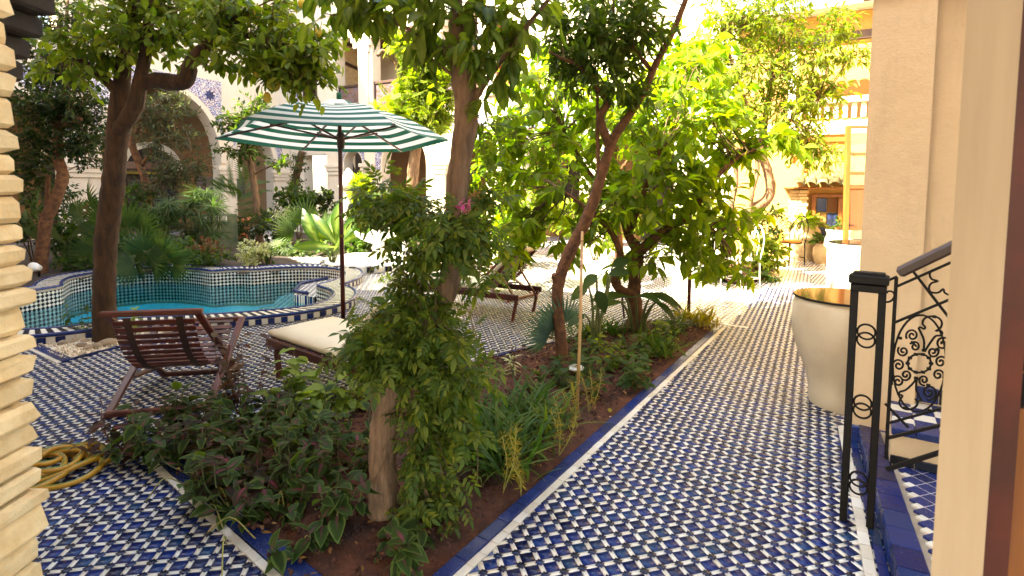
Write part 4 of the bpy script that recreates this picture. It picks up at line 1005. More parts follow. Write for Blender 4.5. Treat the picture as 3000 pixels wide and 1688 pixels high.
TPL['umbel'] = join_tp([(leaf_tp(.035, 2, .3, .35, .4), M4((0, 0, 0), a, random.uniform(.7, 1), random.uniform(-.25, .5))) for a in np.linspace(0, 6.28, 22)[:-1]])
TPL['frond'] = join_tp([(leaf_tp(.06, 1, .3, .1, .45), M4((0, .1 + .038 * k, -.012 * k * k / 12 - .0), s * 1.0, .30 * math.sin(math.pi * (k + 3) / 28), .2)) for k in range(22) for s in (-1, 1)])
def leafm(pos, dirs, sc, roll=.5, up=(0, 0, 1)):
    n = len(pos); d = dirs / np.maximum(np.linalg.norm(dirs, axis=1, keepdims=True), 1e-6)
    u = np.array(up)[None] + rng.normal(0, roll, (n, 3)); x = np.cross(d, u); x /= np.maximum(np.linalg.norm(x, axis=1, keepdims=True), 1e-6); z = np.cross(x, d)
    m = np.zeros((n, 4, 4)); sc = np.broadcast_to(np.asarray(sc, float), (n,))[:, None]
    m[:, :3, 0] = x * sc; m[:, :3, 1] = d * sc; m[:, :3, 2] = z * sc; m[:, :3, 3] = pos; m[:, 3, 3] = 1; return m
def unit(n):
    v = rng.normal(0, 1, (n, 3)); return v / np.linalg.norm(v, axis=1, keepdims=True)
def crown(clusters, per, ll, tw, droop, updir=.25, shell=2.4):
    """twigs spread through the clusters, leaves set along each twig; returns leaf matrices and twig segments"""
    MM, SEG = [], []
    for (c, r, n) in clusters:
        u = unit(n); rad = rng.random(n) ** (1 / shell); P = np.array(c)[None] + u * rad[:, None] * np.array(r)[None]
        d = u * np.array([1, 1, .6]) + rng.normal(0, .45, (n, 3)); d[:, 2] += updir - droop * .4; d /= np.linalg.norm(d, axis=1, keepdims=True)
        L = tw * rng.uniform(.6, 1.3, n); SEG += [(P[k] - d[k] * L[k] * .5, P[k] + d[k] * L[k] * .5) for k in range(n)]
        for j in range(per):
            f = (j + rng.random(n) * .8) / per - .35; q = P + d * (f * L)[:, None]
            rd = np.cross(d, unit(n)); rd /= np.maximum(np.linalg.norm(rd, axis=1, keepdims=True), 1e-6)
            ld = d * rng.uniform(.3, .9, (n, 1)) + rd * .9; ld[:, 2] -= droop * rng.uniform(.3, 1.2, n)
            MM.append(leafm(q, ld, ll * rng.uniform(.6, 1.15, n), .45))
    return np.concatenate(MM), SEG
def cl(xd, yd, Y, rx, ry, n, rz=None):
    c = D(xd, yd, Y); k = Y / 1340.; return (tuple(c), (rx * k, (rz if rz else max(rx, ry) * k), ry * k), n)
def twigs(par, SEG, r, limbs=None, link=0):
    mb = MB()
    for a, b in SEG: mb.tube([a, (np.array(a) + b) / 2 + rng.normal(0, .004, 3), b], [r, r * .8, r * .4], 3, cap=False)
    if limbs is not None and link:
        L = np.array([tuple(p) for p in limbs])
        for k in rng.choice(len(SEG), min(link, len(SEG)), replace=False):
            a = np.array(SEG[k][0]); i = int(np.argmin(np.linalg.norm(L - a, axis=1) + rng.random(len(L)) * .1)); s = L[i]
            mid = s * .5 + a * .5 + rng.normal(0, .05, 3) * np.linalg.norm(a - s); mb.tube(crom([s, mid, a], 4), np.linspace(r * 2.2, r, 9), 4, cap=False)
    return tag(mb.build('twigs', [M['twig']], par), kind='stuff')
def tree(name, label, trunk, limbs, bark, clusters, tpl, lm, ll, per=8, tw=.22, droop=.4, singles=0, group=None, cat='tree', twr=.004, link=40, tn=.05, sides=12):
    tp_ = [(D(*p[:3]), p[3]) for p in trunk]; t = thing(name, label, cat, tp_[0][0], group); mb = MB()
    P = crom([p[0] for p in tp_], 7); r = np.interp(np.linspace(0, 1, len(P)), np.linspace(0, 1, len(tp_)), [p[1] for p in tp_])
    P[0] = np.array(P[0]) - (np.array(P[1]) - np.array(P[0])) * .5; pts = list(P)
    mb.tube(P, r * (1 + rng.normal(0, .03, len(P))), sides, noise=tn)
    for lb_ in limbs:
        lp = [(D(*p[:3]), p[3]) for p in lb_]; Q = crom([p[0] for p in lp], 6); rr = np.interp(np.linspace(0, 1, len(Q)), np.linspace(0, 1, len(lp)), [p[1] for p in lp])
        mb.tube(Q, rr * (1 + rng.normal(0, .04, len(Q))), max(6, sides - 4), noise=tn); pts += list(Q[len(Q) // 3:])
    mb.build('trunk', [M[bark]], t)
    if clusters:
        MM, SEG = crown(clusters, per, ll, tw, droop); twigs(t, SEG, twr, pts[len(P) // 2:] if not limbs else pts[len(P) // 2:], link)
        place(t, 'leaf', 'crown', TPL[tpl], MM, ll, M[lm], singles)
    return t
def shrub(name, label, x, y, Y, rx, ry, n, tpl, lm, ll, per=7, droop=.3, singles=0, cat='shrub', group=None, ground=0.0, tw=.16):
    c = D(x, y, Y); b = Vector((c.x, c.y, ground)); t = thing(name, label, cat, b, group); mb = MB(); k = Y / 1340.
    for j in range(5):
        e = c + Vector((random.uniform(-.6, .6) * rx * k, random.uniform(-.3, .3), random.uniform(-.2, .6) * ry * k)); mb.tube(crom([b + Vector((random.uniform(-.05, .05), random.uniform(-.05, .05), -.03)), (b + e) / 2 + Vector((random.uniform(-.06, .06), 0, .05)), e], 4), np.linspace(.016, .006, 9), 5)
    mb.build('stems', [M['twig']], t); MM, SEG = crown([cl(x, y, Y, rx, ry, n)], per, ll, tw, droop); place(t, 'leaf', 'foliage', TPL[tpl], MM, ll, M[lm], singles); return t

# ------------------------------------------------------------------ umbrella
um = thing('parasol', 'open green and white striped parasol on a wooden pole beside the pool', 'umbrella', (-1.9, 5.95, 0))
UB = Vector((D(863, 800, 5.95).x, 5.95, 0)); UT = D(853, 262, 5.95)
mb = MB(); mb.tube([UB, UB + (UT - UB) * .5, UT], [.024, .024, .022], 12); mb.build('pole', [M['wood']], um)
mb = MB(); mb.lathe([(.0, 0), (.17, 0), (.17, .03), (.035, .04), (.03, .06)], UB, 24); mb.build('base', [M['iron']], um)
hubz = D(857, 352, 5.95); mb = MB(); mb.lathe([(.022, -.1), (.04, -.09), (.045, .02), (.05, .05), (.03, .08), (.022, .08)], hubz, 12); mb.build('hub', [M['wood_d']], um)
mb = MB(); q = UB + (UT - UB) * .41; mb.lathe([(.025, -.015), (.03, -.01), (.03, .01), (.025, .015)], q, 12); mb.build('brass_collar', [M['l_gold']], um)
def canvas(name, c, tr):
    m, nt, p = nmat(name); p.inputs['Base Color'].default_value = (*c, 1); p.inputs['Roughness'].default_value = .8; bump(nt, p, noise(nt, 250, 2), .0005, .3)
    b = N(nt, 'ShaderNodeBsdfTranslucent'); b.inputs[0].default_value = (*c, 1); s = N(nt, 'ShaderNodeMixShader'); s.inputs[0].default_value = tr
    o = nt.nodes['Material Output']; nt.links.new(p.outputs[0], s.inputs[1]); nt.links.new(b.outputs[0], s.inputs[2]); nt.links.new(s.outputs[0], o.inputs[0]); return m
M['cv_w'] = canvas('white_canvas', (.78, .74, .66), .4); M['cv_g'] = canvas('green_canvas', (.008, .10, .055), .25)
TIPS = [D(538, 350, 5.97), D(607, 301, 4.84), D(994, 316, 4.84), D(1130, 354, 5.97), D(1013, 383, 7.1), D(761, 379, 7.1)]
APX = UT + Vector((0, 0, -.02))
def cvpt(k, u, f):
    a, b = TIPS[k], TIPS[(k + 1) % 6]; p = a * (1 - u) + b * u; sag = .05 * math.sin(math.pi * u) * f
    q = APX + (p - APX) * f; q.z += .10 * math.sin(math.pi * min(1, f)) * (1 - .2 * math.sin(math.pi * u)) - sag * .6
    q += (APX - p) * (.06 * math.sin(math.pi * u) * f) * Vector((1, 1, 0)).length * .5; return q
NB = 17
for k in range(6):
    V, F, MI = [], [], []
    nf, nu = NB * 2, 8
    for i in range(nf + 1):
        f = .06 + .94 * i / nf
        for j in range(nu + 1): V.append(cvpt(k, j / nu, f))
    for i in range(nf):
        for j in range(nu): a = i * (nu + 1) + j; F.append([a, a + 1, a + nu + 2, a + nu + 1]); MI.append((i // 2) % 2)
    obj('canopy_panel', mesh('canopy_panel', V, F, [M['cv_g'], M['cv_w']], MI, True), um)
    mb = MB(); e = TIPS[k]; mb.bar(APX + Vector((0, 0, -.06)), e + (APX - e) * .015 + Vector((0, 0, .005)), .022, .022)
    rb_ = mb.build('rib', [M['wood']], um); mid = APX + (e - APX) * .55 + Vector((0, 0, .0)); mb = MB(); mb.bar(hubz, mid, .018, .02); mb.build('strut', [M['wood']], rb_)
V, F, MI = [], [], []
for k in range(6):
    for f, dz in ((.0, .075), (.10, .055), (.2, .0)):
        V.append(APX + (TIPS[k] - APX) * f + Vector((0, 0, dz + .10 * math.sin(math.pi * f))))
for k in range(6):
    j = (k + 1) % 6
    for i in range(2): F.append([k * 3 + i, j * 3 + i, j * 3 + i + 1, k * 3 + i + 1]); MI.append(i if k % 2 else 1 - i)
o = obj('vent_cap', mesh('vent_cap', V, F, [M['cv_g'], M['cv_w']], MI), um)
mb = MB(); mb.lathe([(.0, .09), (.03, .08), (.03, .02), (.015, 0)], UT + Vector((0, 0, .04)), 10); mb.build('finial', [M['cv_g']], um)

# ------------------------------------------------------------------ slatted deck chairs
def deckchair(label, RF, ang, group):
    """RF: middle of the rear foot bar; ang: the way the sitter faces"""
    fx = Vector((math.cos(ang), math.sin(ang), 0)); sx = Vector((fx.y, -fx.x, 0)); w = .31
    P = lambda s, f, z: RF + sx * s + fx * f + Vector((0, 0, z))
    t = thing('deck_chair', label, 'deck chair', RF, group)
    for s in (-1, 1):
        mb = MB(); mb.bar(P(s * w, 0, 0), P(s * w, .86, .46), .05, .028, (0, 0, 1), 0, .006); mb.build('leg', [M['wood']], t)
        mb = MB(); mb.bar(P(s * (w - .035), .0, .71), P(s * (w - .035), .80, .02), .05, .028, (0, 0, 1), 0, .006); mb.build('side_rail', [M['wood']], t)
        mb = MB(); mb.lathe([(0, -.02), (.05, -.02), (.05, .02), (0, .02)], (0, 0, 0), 12, smooth=False); mb.V = [P(s * (w - .018), .50, .27) + sx * v.z * .8 + fx * v.x + Vector((0, 0, v.y)) for v in mb.V]; mb.build('pivot_disc', [M['wood']], t)
        mb = MB(); mb.bar(P(s * (w + .01), .30, .17), P(s * (w + .01), .74, .10), .07, .02, (0, 0, 1), 0, .006); mb.build('stay', [M['wood']], t)
    for f, z, ww, nm in ((.0, .035, w, 'rear_bar'), (.76, .04, w - .05, 'front_bar'), (.0, .71, w, 'top_rail'), (.85, .45, w, 'seat_rail')):
        mb = MB(); mb.bar(P(-ww, f, z), P(ww, f, z), .035, .04, (0, 0, 1), 0, .008); mb.build(nm, [M['wood']], t)
    C = crom([(.01, .69), (.07, .52), (.18, .35), (.36, .23), (.60, .27), (.84, .45)], 20); acc = 0; last = C[0]; k = 0
    sl = []
    for a, b in zip(C[:-1], C[1:]):
        d = np.linalg.norm(b - a); acc += d
        if acc > .047: sl.append((b, (b - a) / d)); acc = 0
    for c, d in sl:
        mb = MB(); mb.box(P(0, c[0], c[1]), (.50, .036, .011), sx, (fx * -d[1] + Vector((0, 0, d[0]))), 0, .003); mb.build('slat', [M['wood']], t)
    for s in (-.16, .16):
        mb = MB(); Q = [P(s, c[0], c[1] - .012) for c in C[::4]]
        for a, b in zip(Q[:-1], Q[1:]): mb.bar(a, b, .045, .006, (0, 0, 1), 0, 0)
        mb.build('webbing_strap', [M['wood_d']], t)
    return t
RFm = (G(272, 1050) + G(545, 1030)) / 2
deckchair('dark red slatted deck chair seen from behind on blue tiles near the pool', Vector((RFm.x - .02, RFm.y - .04, .0)), R(101), 'slatted deck chairs')
deckchair('dark red slatted deck chair half hidden behind the cushioned lounger, in sunlight', Vector((.15, 7.35, 0)), R(140), 'slatted deck chairs')
# ------------------------------------------------------------------ sun loungers
def lounger(label, foot, ang, seat, back, rise, group):
    ax = Vector((math.cos(ang), math.sin(ang), 0)); sx = Vector((-ax.y, ax.x, 0)); w = .31
    P = lambda a, s, z: foot + ax * a + sx * s + Vector((0, 0, z)); t = thing('sun_lounger', label, 'sun lounger', foot, group)
    cr, sr = math.cos(rise), math.sin(rise); B = lambda b, s, o: P(seat + b * cr - o * sr, s, .33 + b * sr + o * cr)
    for s in (-1, 1):
        mb = MB(); mb.bar(P(0, s * w, .29), P(seat + back * .8, s * w, .29), .028, .07, UZ, 0, .006); mb.build('side_rail', [M['wood']], t)
        for a in (.12, seat + back * .65):
            mb = MB(); mb.bar(P(a, s * (w - .03), 0), P(a + (.06 if a > 1 else -.04), s * (w - .03), .28), .045, .03, ax, 0, .005); mb.build('leg', [M['wood']], t)
        mb = MB(); mb.bar(B(0, s * (w - .04), -.01), B(back, s * (w - .04), -.01), .04, .03, UZ, 0, .005); mb.build('back_rail', [M['wood']], t)
        mb = MB(); mb.bar(B(back * .5, s * (w - .06), -.02), P(seat + back * .75, s * (w - .06), .20), .03, .02, ax, 0, .004); mb.build('prop', [M['wood']], t)
    for k in range(int(seat / .075)):
        mb = MB(); mb.box(P(.04 + k * .075, 0, .325), (.055, .58, .014), ax, UZ, 0, .003); mb.build('slat', [M['wood']], t)
    for k in range(int(back / .06)):
        mb = MB(); mb.box(B(.04 + k * .06, 0, .01), (.048, .58, .014), ax * cr + UZ * sr, UZ * cr - ax * sr, 0, .003); mb.build('back_slat', [M['wood']], t)
    def pad(f0, f1, fn, nm):
        n, q = 10, 6; V, F = [], []
        for i in range(n + 1):
            u = f0 + (f1 - f0) * i / n
            for j in range(q + 1):
                s = -w + .01 + (2 * w - .02) * j / q; e = (min(1, 6 * min(i, n - i) / n) * min(1, 4 * min(j, q - j) / q)) ** .4 if 0 < i < n and 0 < j < q else .45
                V.append(fn(u, s, .02 + .085 * e + random.uniform(-.003, .003)))
        nn = len(V); V += [fn(f0 + (f1 - f0) * i / n, -w + .01 + (2 * w - .02) * j / q, .018) for i in range(n + 1) for j in range(q + 1)]
        id_ = lambda i, j: i * (q + 1) + j
        for i in range(n):
            for j in range(q): F.append([id_(i, j), id_(i + 1, j), id_(i + 1, j + 1), id_(i, j + 1)]); F.append([nn + x for x in (id_(i, j), id_(i, j + 1), id_(i + 1, j + 1), id_(i + 1, j))])
        for i in range(n): F.append([id_(i, 0), nn + id_(i, 0), nn + id_(i + 1, 0), id_(i + 1, 0)]); F.append([id_(i, q), id_(i + 1, q), nn + id_(i + 1, q), nn + id_(i, q)])
        for j in range(q): F.append([id_(0, j), id_(0, j + 1), nn + id_(0, j + 1), nn + id_(0, j)]); F.append([id_(n, j), nn + id_(n, j), nn + id_(n, j + 1), id_(n, j + 1)])
        obj(nm, mesh(nm, V, F, M['cushion'], smooth=True), t)
    pad(.0, seat, lambda u, s, o: P(u, s, .325 + o), 'seat_cushion'); pad(.01, back + .03, lambda u, s, o: B(u, s, o), 'back_cushion')
    return t
F1 = G(760, 802, .42); F1.z = 0
lounger('cream cushioned lounger nearest the planted bed, under the parasol', F1, R(-38), .98, .62, R(42), 'cushioned sun loungers')
F2 = Vector((-1.42, 7.2, 0))
lounger('cream cushioned lounger with raised slatted back, standing in the sun behind the vine', F2, R(-28), 1.35, .64, R(46), 'cushioned sun loungers')

# ------------------------------------------------------------------ small things
ho = thing('garden_hose', 'coiled yellow garden hose lying on the blue tiles by the stone jamb', 'hose', G(130, 1200))
hc = G(118, 1190); 
def hosepts(seed):
    rr = random.Random(3); P = []
    for k in range(0, 7 * 24):
        a = 2 * math.pi * k / 24; loop = k / 24; r = .24 - .020 * loop + .02 * math.sin(a * 2 + loop * 1.7); off = Vector((.05 * math.sin(loop * 2.3), .045 * math.cos(loop * 1.9)))
        P.append(Vector((hc.x + off.x + math.cos(a) * r * 1.05, hc.y + off.y + math.sin(a) * r * .95, .014 + .010 * loop + .008 * math.sin(3 * a + loop))))
    return P
HP = hosepts(3); mb = MB(); mb.tube(HP, .0145, 8); mb.build('tube', [M['hose']], ho)
for s in (1, -1):
    mb = MB(); mb.tube([p + Vector((.0, -.004 * s, .0137)) for p in HP], .0022, 4); mb.build('green_stripe', [M['hose_g']], ho)
def stone_me(seed):
    r = random.Random(seed); bm = bmesh.new(); bmesh.ops.create_icosphere(bm, subdivisions=2, radius=1)
    for v in bm.verts: v.co *= 1 + r.uniform(-.06, .06)
    me = bpy.data.meshes.new('pebble'); bm.to_mesh(me); bm.free(); me.materials.append(M['pebble']); me.polygons.foreach_set('use_smooth', [True] * len(me.polygons)); return me
SM = [stone_me(k) for k in range(4)]
for k, (x, y, s, lb_) in enumerate(((205, 874, .055, 'grey'), (225, 880, .06, 'dull grey'), (243, 877, .065, 'tan'), (272, 870, .085, 'large tan'), (190, 860, .05, 'dark'), (172, 866, .05, 'small dark'), (158, 868, .055, 'outermost brown'), (215, 862, .05, 'half hidden'), (300, 862, .06, 'round'))):
    c = G(x, y); o = obj('pebble', SM[k % 4], None, Matrix.Translation((c.x, c.y, s * .35)) @ Matrix.Rotation(k * 1.3, 4, 'Z') @ Matrix.Diagonal((s, s * .75, s * .55, 1)))
    tag(o, lb_ + ' river pebble on the pale gravel round the thick tree trunk', 'pebble', 'pebbles round the trunk')
# gravel stones
n = 2600; gx = rng.uniform(-6, -2.5, 9000); gy = rng.uniform(4.3, 6.3, 9000); kk = inside(ins(gbp, .06), gx, gy); gx, gy = gx[kk][:n], gy[kk][:n]
ico = (np.array([(0, 0, 1), (1, 0, 0), (0, 1, 0), (-1, 0, 0), (0, -1, 0), (0, 0, -1)], float), np.array([(0, 1, 2), (0, 2, 3), (0, 3, 4), (0, 4, 1), (5, 2, 1), (5, 3, 2), (5, 4, 3), (5, 1, 4)]), np.zeros(6))
gm_ = leafm(np.stack([gx, gy, np.full(len(gx), .02)], 1), unit(len(gx)), rng.uniform(.006, .013, len(gx)), 1.0)
V, F, A = inst(ico, gm_); tag(obj('gravel', mesh('gravel', V, F, M['gravel'], attrs={'mid': A})), 'pale gravel spread round the thick tree trunk', 'gravel', kind='stuff')
def pole_thing(name, label, cat, a, b, r, mat, nodes=0, sides=8):
    t = thing(name, label, cat, a); mb = MB(); mb.tube([a - Vector((0, 0, .05)), (a + b) / 2 + Vector((.006, 0, 0)), b], [r, r, r * .9], sides)
    mb.build('shaft', [M[mat]], t)
    for k in range(nodes):
        q = a + (b - a) * ((k + .6) / nodes); mb = MB(); mb.lathe([(r, -.006), (r * 1.14, 0), (r, .006)], q, sides); mb.build('node_ring', [M[mat]], t)
    return t
a = G(1450, 1050); pole_thing('bamboo_cane', 'pale bamboo cane standing in the bed against the leaning trunk', 'cane', a, D(1464, 582, a.y + .5), .0115, 'bamboo', 7)
a = G(1731, 802); pole_thing('wooden_post', 'slim brown wooden post propping the broad leaved tree', 'post', a, D(1737, 540, a.y), .022, 'wood')
a = G(1571, 800); pole_thing('thin_stake', 'thin brown stake among the strap leaves under the broad leaved tree', 'stake', a, D(1551, 655, a.y), .012, 'wood')
a = G(1350, 1050) ; a = Vector((-.28, 2.62, 0)); pole_thing('thin_cane', 'thin orange cane leaning through the vine at the foot of the ivy clad trunk', 'cane', a, D(1045, 1120, 2.7), .006, 'bamboo', 4)
a = G(1337, 1255 + 60); a = G(1325, 1210); pole_thing('thin_cane', 'thin upright orange cane between the vine and the strap leaves', 'cane', G(1147, 1175), D(1152, 1040, 3.0), .005, 'bamboo', 3)
ml = G(1448, 962); t = thing('garden_light', 'small white mushroom garden light in the soil beside the leaning trunk', 'garden light', ml)
mb = MB(); mb.lathe([(.02, 0), (.02, .10), (.03, .11)], ml, 12); mb.build('stem', [M['iron']], t); mb = MB(); mb.lathe([(.0, .115), (.062, .112), (.066, .122), (.05, .135), (.0, .142)], ml, 20); mb.build('cap', [M['white_paint']], t)
sl_ = D(86, 672, 8.6); t = thing('spot_light', 'small round white spotlight at the foot of the twisted reddish trunk', 'spotlight', (sl_.x, sl_.y, 0))
mb = MB(); mb.tube([Vector((sl_.x, sl_.y + .08, 0)), sl_ + Vector((.02, .06, 0))], .02, 6); mb.build('stand', [M['iron']], t)
mb = MB(); mb.lathe([(.0, .05), (.07, .05), (.075, 0), (.05, -.1), (0, -.11)], (0, 0, 0), 16); rot = Matrix.Rotation(R(70), 3, 'X'); mb.V = [sl_ + rot @ v for v in mb.V]; mb.build('lamp_head', [M['white_paint']], t)
# fountain
fc = G(945, 668); fc = Vector((fc.x, fc.y, 0)); t = thing('fountain', 'white marble fountain with a scalloped bowl on a thin stem, in sunlight', 'fountain', fc)
kf = fc.y / 1340.
mb = MB(); mb.lathe([(1.05, 0), (1.05, .14), (1.0, .16), (.95, .14), (.95, .05), (0, .05)], fc, 8, smooth=False); mb.build('basin', [M['marble']], t)
for k in range(40):
    a = 2 * math.pi * k / 40; 
    if math.sin(a) < .2: block('basin_tile', 'black' if k % 2 else 'white', t, (fc.x + math.cos(a) * 1.02, fc.y + math.sin(a) * 1.02, .07), (.12, .06, .1), (-math.sin(a), math.cos(a), 0))
mb = MB(); mb.lathe([(.16, .05), (.14, .1), (.07, .16), (.055, .3), (.09, .36), (.05, .42), (.06, .46)], fc, 16); mb.build('stem', [M['marble']], t)
mb = MB(); mb.lathe([(.05, .44), (.2, .50), (.36, .60), (.38, .62), (.33, .61), (.1, .53), (0, .52)], fc, 32, dent=.08); mb.build('bowl', [M['marble']], t)
for k in range(6):
    a = k * math.pi / 3; mb = MB(); mb.tube([fc + Vector((math.cos(a) * .25, math.sin(a) * .25, .60)), fc + Vector((math.cos(a) * .42, math.sin(a) * .42, .64)), fc + Vector((math.cos(a) * .52, math.sin(a) * .52, .70)), fc + Vector((math.cos(a) * .50, math.sin(a) * .50, .66))], [.05, .05, .03, .005], 6); mb.build('petal', [M['marble']], t)
mb = MB(); mb.lathe([(.06, .55), (.04, .66), (.09, .74), (.05, .78), (.03, .86), (.0, .88)], fc, 12); mb.tube([fc + UZ * .75, fc + Vector((.09, 0, .9))], [.03, .01], 6); mb.tube([fc + UZ * .75, fc + Vector((-.09, 0, .92))], [.03, .01], 6); mb.build('finial', [M['marble']], t)
# folded parasol
fp = D(878, 560, 13.2); t = thing('folded_parasol', 'closed white parasol standing in front of the mosaic arches', 'umbrella', (fp.x, fp.y, 0)); top = D(877, 425, 13.2).z
mb = MB(); mb.tube([Vector((fp.x, fp.y, 0)), Vector((fp.x, fp.y, top))], .025, 8); mb.build('pole', [M['wood']], t)
mb = MB(); H = top; mb.lathe([(.02, H + .02), (.10, H - .08), (.19, H - .30), (.24, H - .44), (.14, H - .47), (.13, H - .8), (.17, H - 1.25), (.15, H - 1.27)], (fp.x, fp.y, 0), 18, dent=.12); mb.build('cover', [M['cv_w']], t)
# pots by the far window
c = G(2022, 655); pot_plant('amphora', 'tall weathered clay amphora with trailing fern by the coloured window', c, [(.16, 0), (.19, .06), (.27, .3), (.32, .52), (.29, .68), (.24, .74), (.26, .78), (.22, .78)], 'amphora', 'l_sun', 90, .18, .32, ll=.22, tpl='spray', drop=.6)
c = G(2068, 664); pot_plant('clay_pot', 'smaller clay jar holding a leafy plant between amphora and white jars', c, [(.12, 0), (.15, .05), (.19, .2), (.18, .34), (.14, .40), (.17, .43), (.14, .43)], 'amphora', 'l_shrub', 60, .18, .28, ll=.13)
c = D(2107, 618, 9.4); c = Vector((c.x, c.y, .0)); pot_plant('white_pot', 'white pot with a small shrub behind the waisted jar', c, [(.16, .0), (.17, .5), (.22, .56), (.2, .7), (.17, .76), (.2, .84), (.16, .84)], 'marble', 'l_shrub', 60, .2, .16, ll=.09)
c = G(598, 612); pot_plant('terracotta_pot', 'big terracotta pot with a cycad at the foot of the arcade pier', Vector((D(592, 600, 14.6).x, 14.6, 0)), [(.22, 0), (.28, .1), (.36, .4), (.40, .62), (.43, .66), (.42, .72), (.36, .72)], 'terracotta', 'l_palm', 26, .9, .5, tpl='frond', ll=.85, drop=.15)
t = thing('tiled_planter', 'green and white tiled planter box half hidden by papyrus', 'planter', D(552, 590, 13.0)); pc = D(552, 575, 13.0)
mb = MB(); mb.box((pc.x, pc.y, .45), (.62, .5, .9), (.5, .866, 0), bev=.02); mb.build('box', [M['roof']], t)
for k in range(7): block('white_tile', 'white', t, (pc.x - .15 - .0 + k * .08, pc.y - .33, .8), (.06, .03, .14))
# casement leaf, table, wire chairs
ca = thing('casement', 'open orange wooden casement leaf with glass panes above the waisted jar', 'window', D(2160, 610, 8.2)); YC = 8.2
def cpt(x, y): return D(x, y, YC + (x - 2128) * .006)
gl_, nt, p = nmat('clear_glass'); p.inputs['Base Color'].default_value = (.62, .55, .42, 1); p.inputs['Roughness'].default_value = .05; p.inputs['Alpha'].default_value = .45
rg, nt, p = nmat('red_glass'); p.inputs['Base Color'].default_value = (.30, .045, .01, 1); p.inputs['Roughness'].default_value = .08
fr_ = MB()
for a, b, w in (((2133, 317), (2126, 614), .075), ((2205, 317), (2196, 616), .075)): fr_.bar(cpt(*a), cpt(*b), .05, w, (1, 0, 0), 0, .006)
for y, w in ((320, .06), (388, .04), (436, .04), (471, .06), (575, .05), (608, .07)): fr_.bar(cpt(2133, y), cpt(2200, y), w, .045, UZ, 0, .004)
fr_.build('frame', [M['wood_o']], ca)
for y0, y1, mt in ((326, 384, gl_), (392, 432, gl_), (440, 466, gl_), (478, 571, rg), (579, 602, gl_)):
    mb = MB(); q = [cpt(2138, y1), cpt(2197, y1), cpt(2197, y0), cpt(2138, y0)]; mb.add(q + [v + Vector((0, .008, 0)) for v in q], [[0, 1, 2, 3], [7, 6, 5, 4], [0, 4, 5, 1], [1, 5, 6, 2], [2, 6, 7, 3], [3, 7, 4, 0]]); mb.build('pane', [mt], ca)
mb = MB(); mb.bar(cpt(2130, 560), cpt(2130, 586), .03, .03, (0, 1, 0)); mb.bar(cpt(2130, 566) - Vector((0, .05, 0)), cpt(2142, 566) - Vector((0, .05, 0)), .02, .02); mb.build('handle', [M['iron']], ca)
def wire_chair(label, c, ang, mat):
    fx = Vector((math.cos(ang), math.sin(ang), 0)); sx = Vector((-fx.y, fx.x, 0)); P = lambda s, f, z: c + sx * s + fx * f + UZ * z
    t = thing('wire_chair', label, 'chair', c, 'wire garden chairs')
    for s in (-.19, .19):
        for f in (-.18, .2): mb = MB(); mb.tube([P(s, f * 1.15, 0), P(s, f, .45)], .011, 6); mb.build('leg', [mat], t)
    mb = MB(); mb.tube([P(math.cos(a) * .22, math.sin(a) * .22, .45) for a in np.linspace(0, 6.283, 20)], .01, 5, cap=False)
    for k in range(-3, 4): mb.tube([P(k * .055, -.2, .452), P(k * .055, .2, .452)], .004, 4)
    mb.build('seat', [mat], t); mb = MB(); mb.tube(crom([P(-.2, -.18, .45), P(-.21, -.24, .75), P(-.1, -.3, .95), P(0, -.31, .99), P(.1, -.3, .95), P(.21, -.24, .75), P(.2, -.18, .45)], 5), .01, 6)
    mb.tube(crom([P(-.1, -.2, .45), P(-.11, -.25, .72), P(0, -.29, .9), P(.11, -.25, .72), P(.1, -.2, .45)], 5), .007, 5); mb.tube([P(0, -.2, .45), P(0, -.3, .97)], .006, 5); mb.build('backrest', [mat], t)
    mb = MB(); mb.tube([P(-.19, -.2, .15), P(.19, -.2, .15), P(.19, .22, .15), P(-.19, .22, .15), P(-.19, -.2, .15)], .006, 5); mb.build('stretcher', [mat], t); return t
wire_chair('white painted wire garden chair in the sun at the edge of the small bed', G(1862, 722), R(205), M['white_paint'])
ct = thing('cafe_table', 'small round pale table behind the leafy tree by the wire chair', 'table', G(1800, 705)); c = G(1790, 690); mb = MB(); mb.lathe([(0, .70), (.42, .70), (.43, .72), (.42, .74), (0, .74)], c, 24, smooth=False); mb.build('top', [M['marble']], ct)
mb = MB(); mb.tube([c, c + UZ * .7], .03, 8); mb.lathe([(.25, 0), (.24, .03), (.03, .06)], c, 16); mb.build('pedestal', [M['iron']], ct)
wire_chair('dark wire garden chair with orange seat pad before the brick pier', G(1985, 664), R(200), M['iron'])
c = G(1985, 664); mb = MB(); mb.lathe([(0, .46), (.2, .46), (.21, .48), (.19, .5), (0, .5)], c, 16); tag(mb.build('seat_pad', [M['orange']]), 'orange seat pad lying on the dark wire chair', 'cushion')
bt_ = D(988, 560, 11.0); t = thing('garden_table', 'small white table glimpsed behind the dense green shrubs', 'table', (bt_.x, bt_.y, 0)); mb = MB(); mb.box((bt_.x, bt_.y, .72), (.6, .5, .03), bev=.006); mb.build('top', [M['white_paint']], t); mb = MB()
for sx_ in (-.25, .25): mb.box((bt_.x + sx_, bt_.y, .35), (.04, .4, .7))
mb.build('trestle', [M['white_paint']], t)
for k, (x, y, lb_) in enumerate(((1533, 1050, 'curled yellow leaf fallen on the blue edging of the path'), (1425, 1092, 'yellow leaf lying flat on the dark soil by the edging'), (1305, 1232, 'pale yellow leaf on the bare soil near the strap leaves'))):
    c = G(x, y); V, F, A = inst(TPL['ovate'], leafm(np.array([(c.x, c.y, .035)]), np.array([(random.uniform(-1, 1), .4, .1)]), .07, .3)); tag(obj('fallen_leaf', mesh('fallen_leaf', V, F, M['l_gold'], attrs={'mid': A})), lb_, 'leaf', 'fallen yellow leaves')

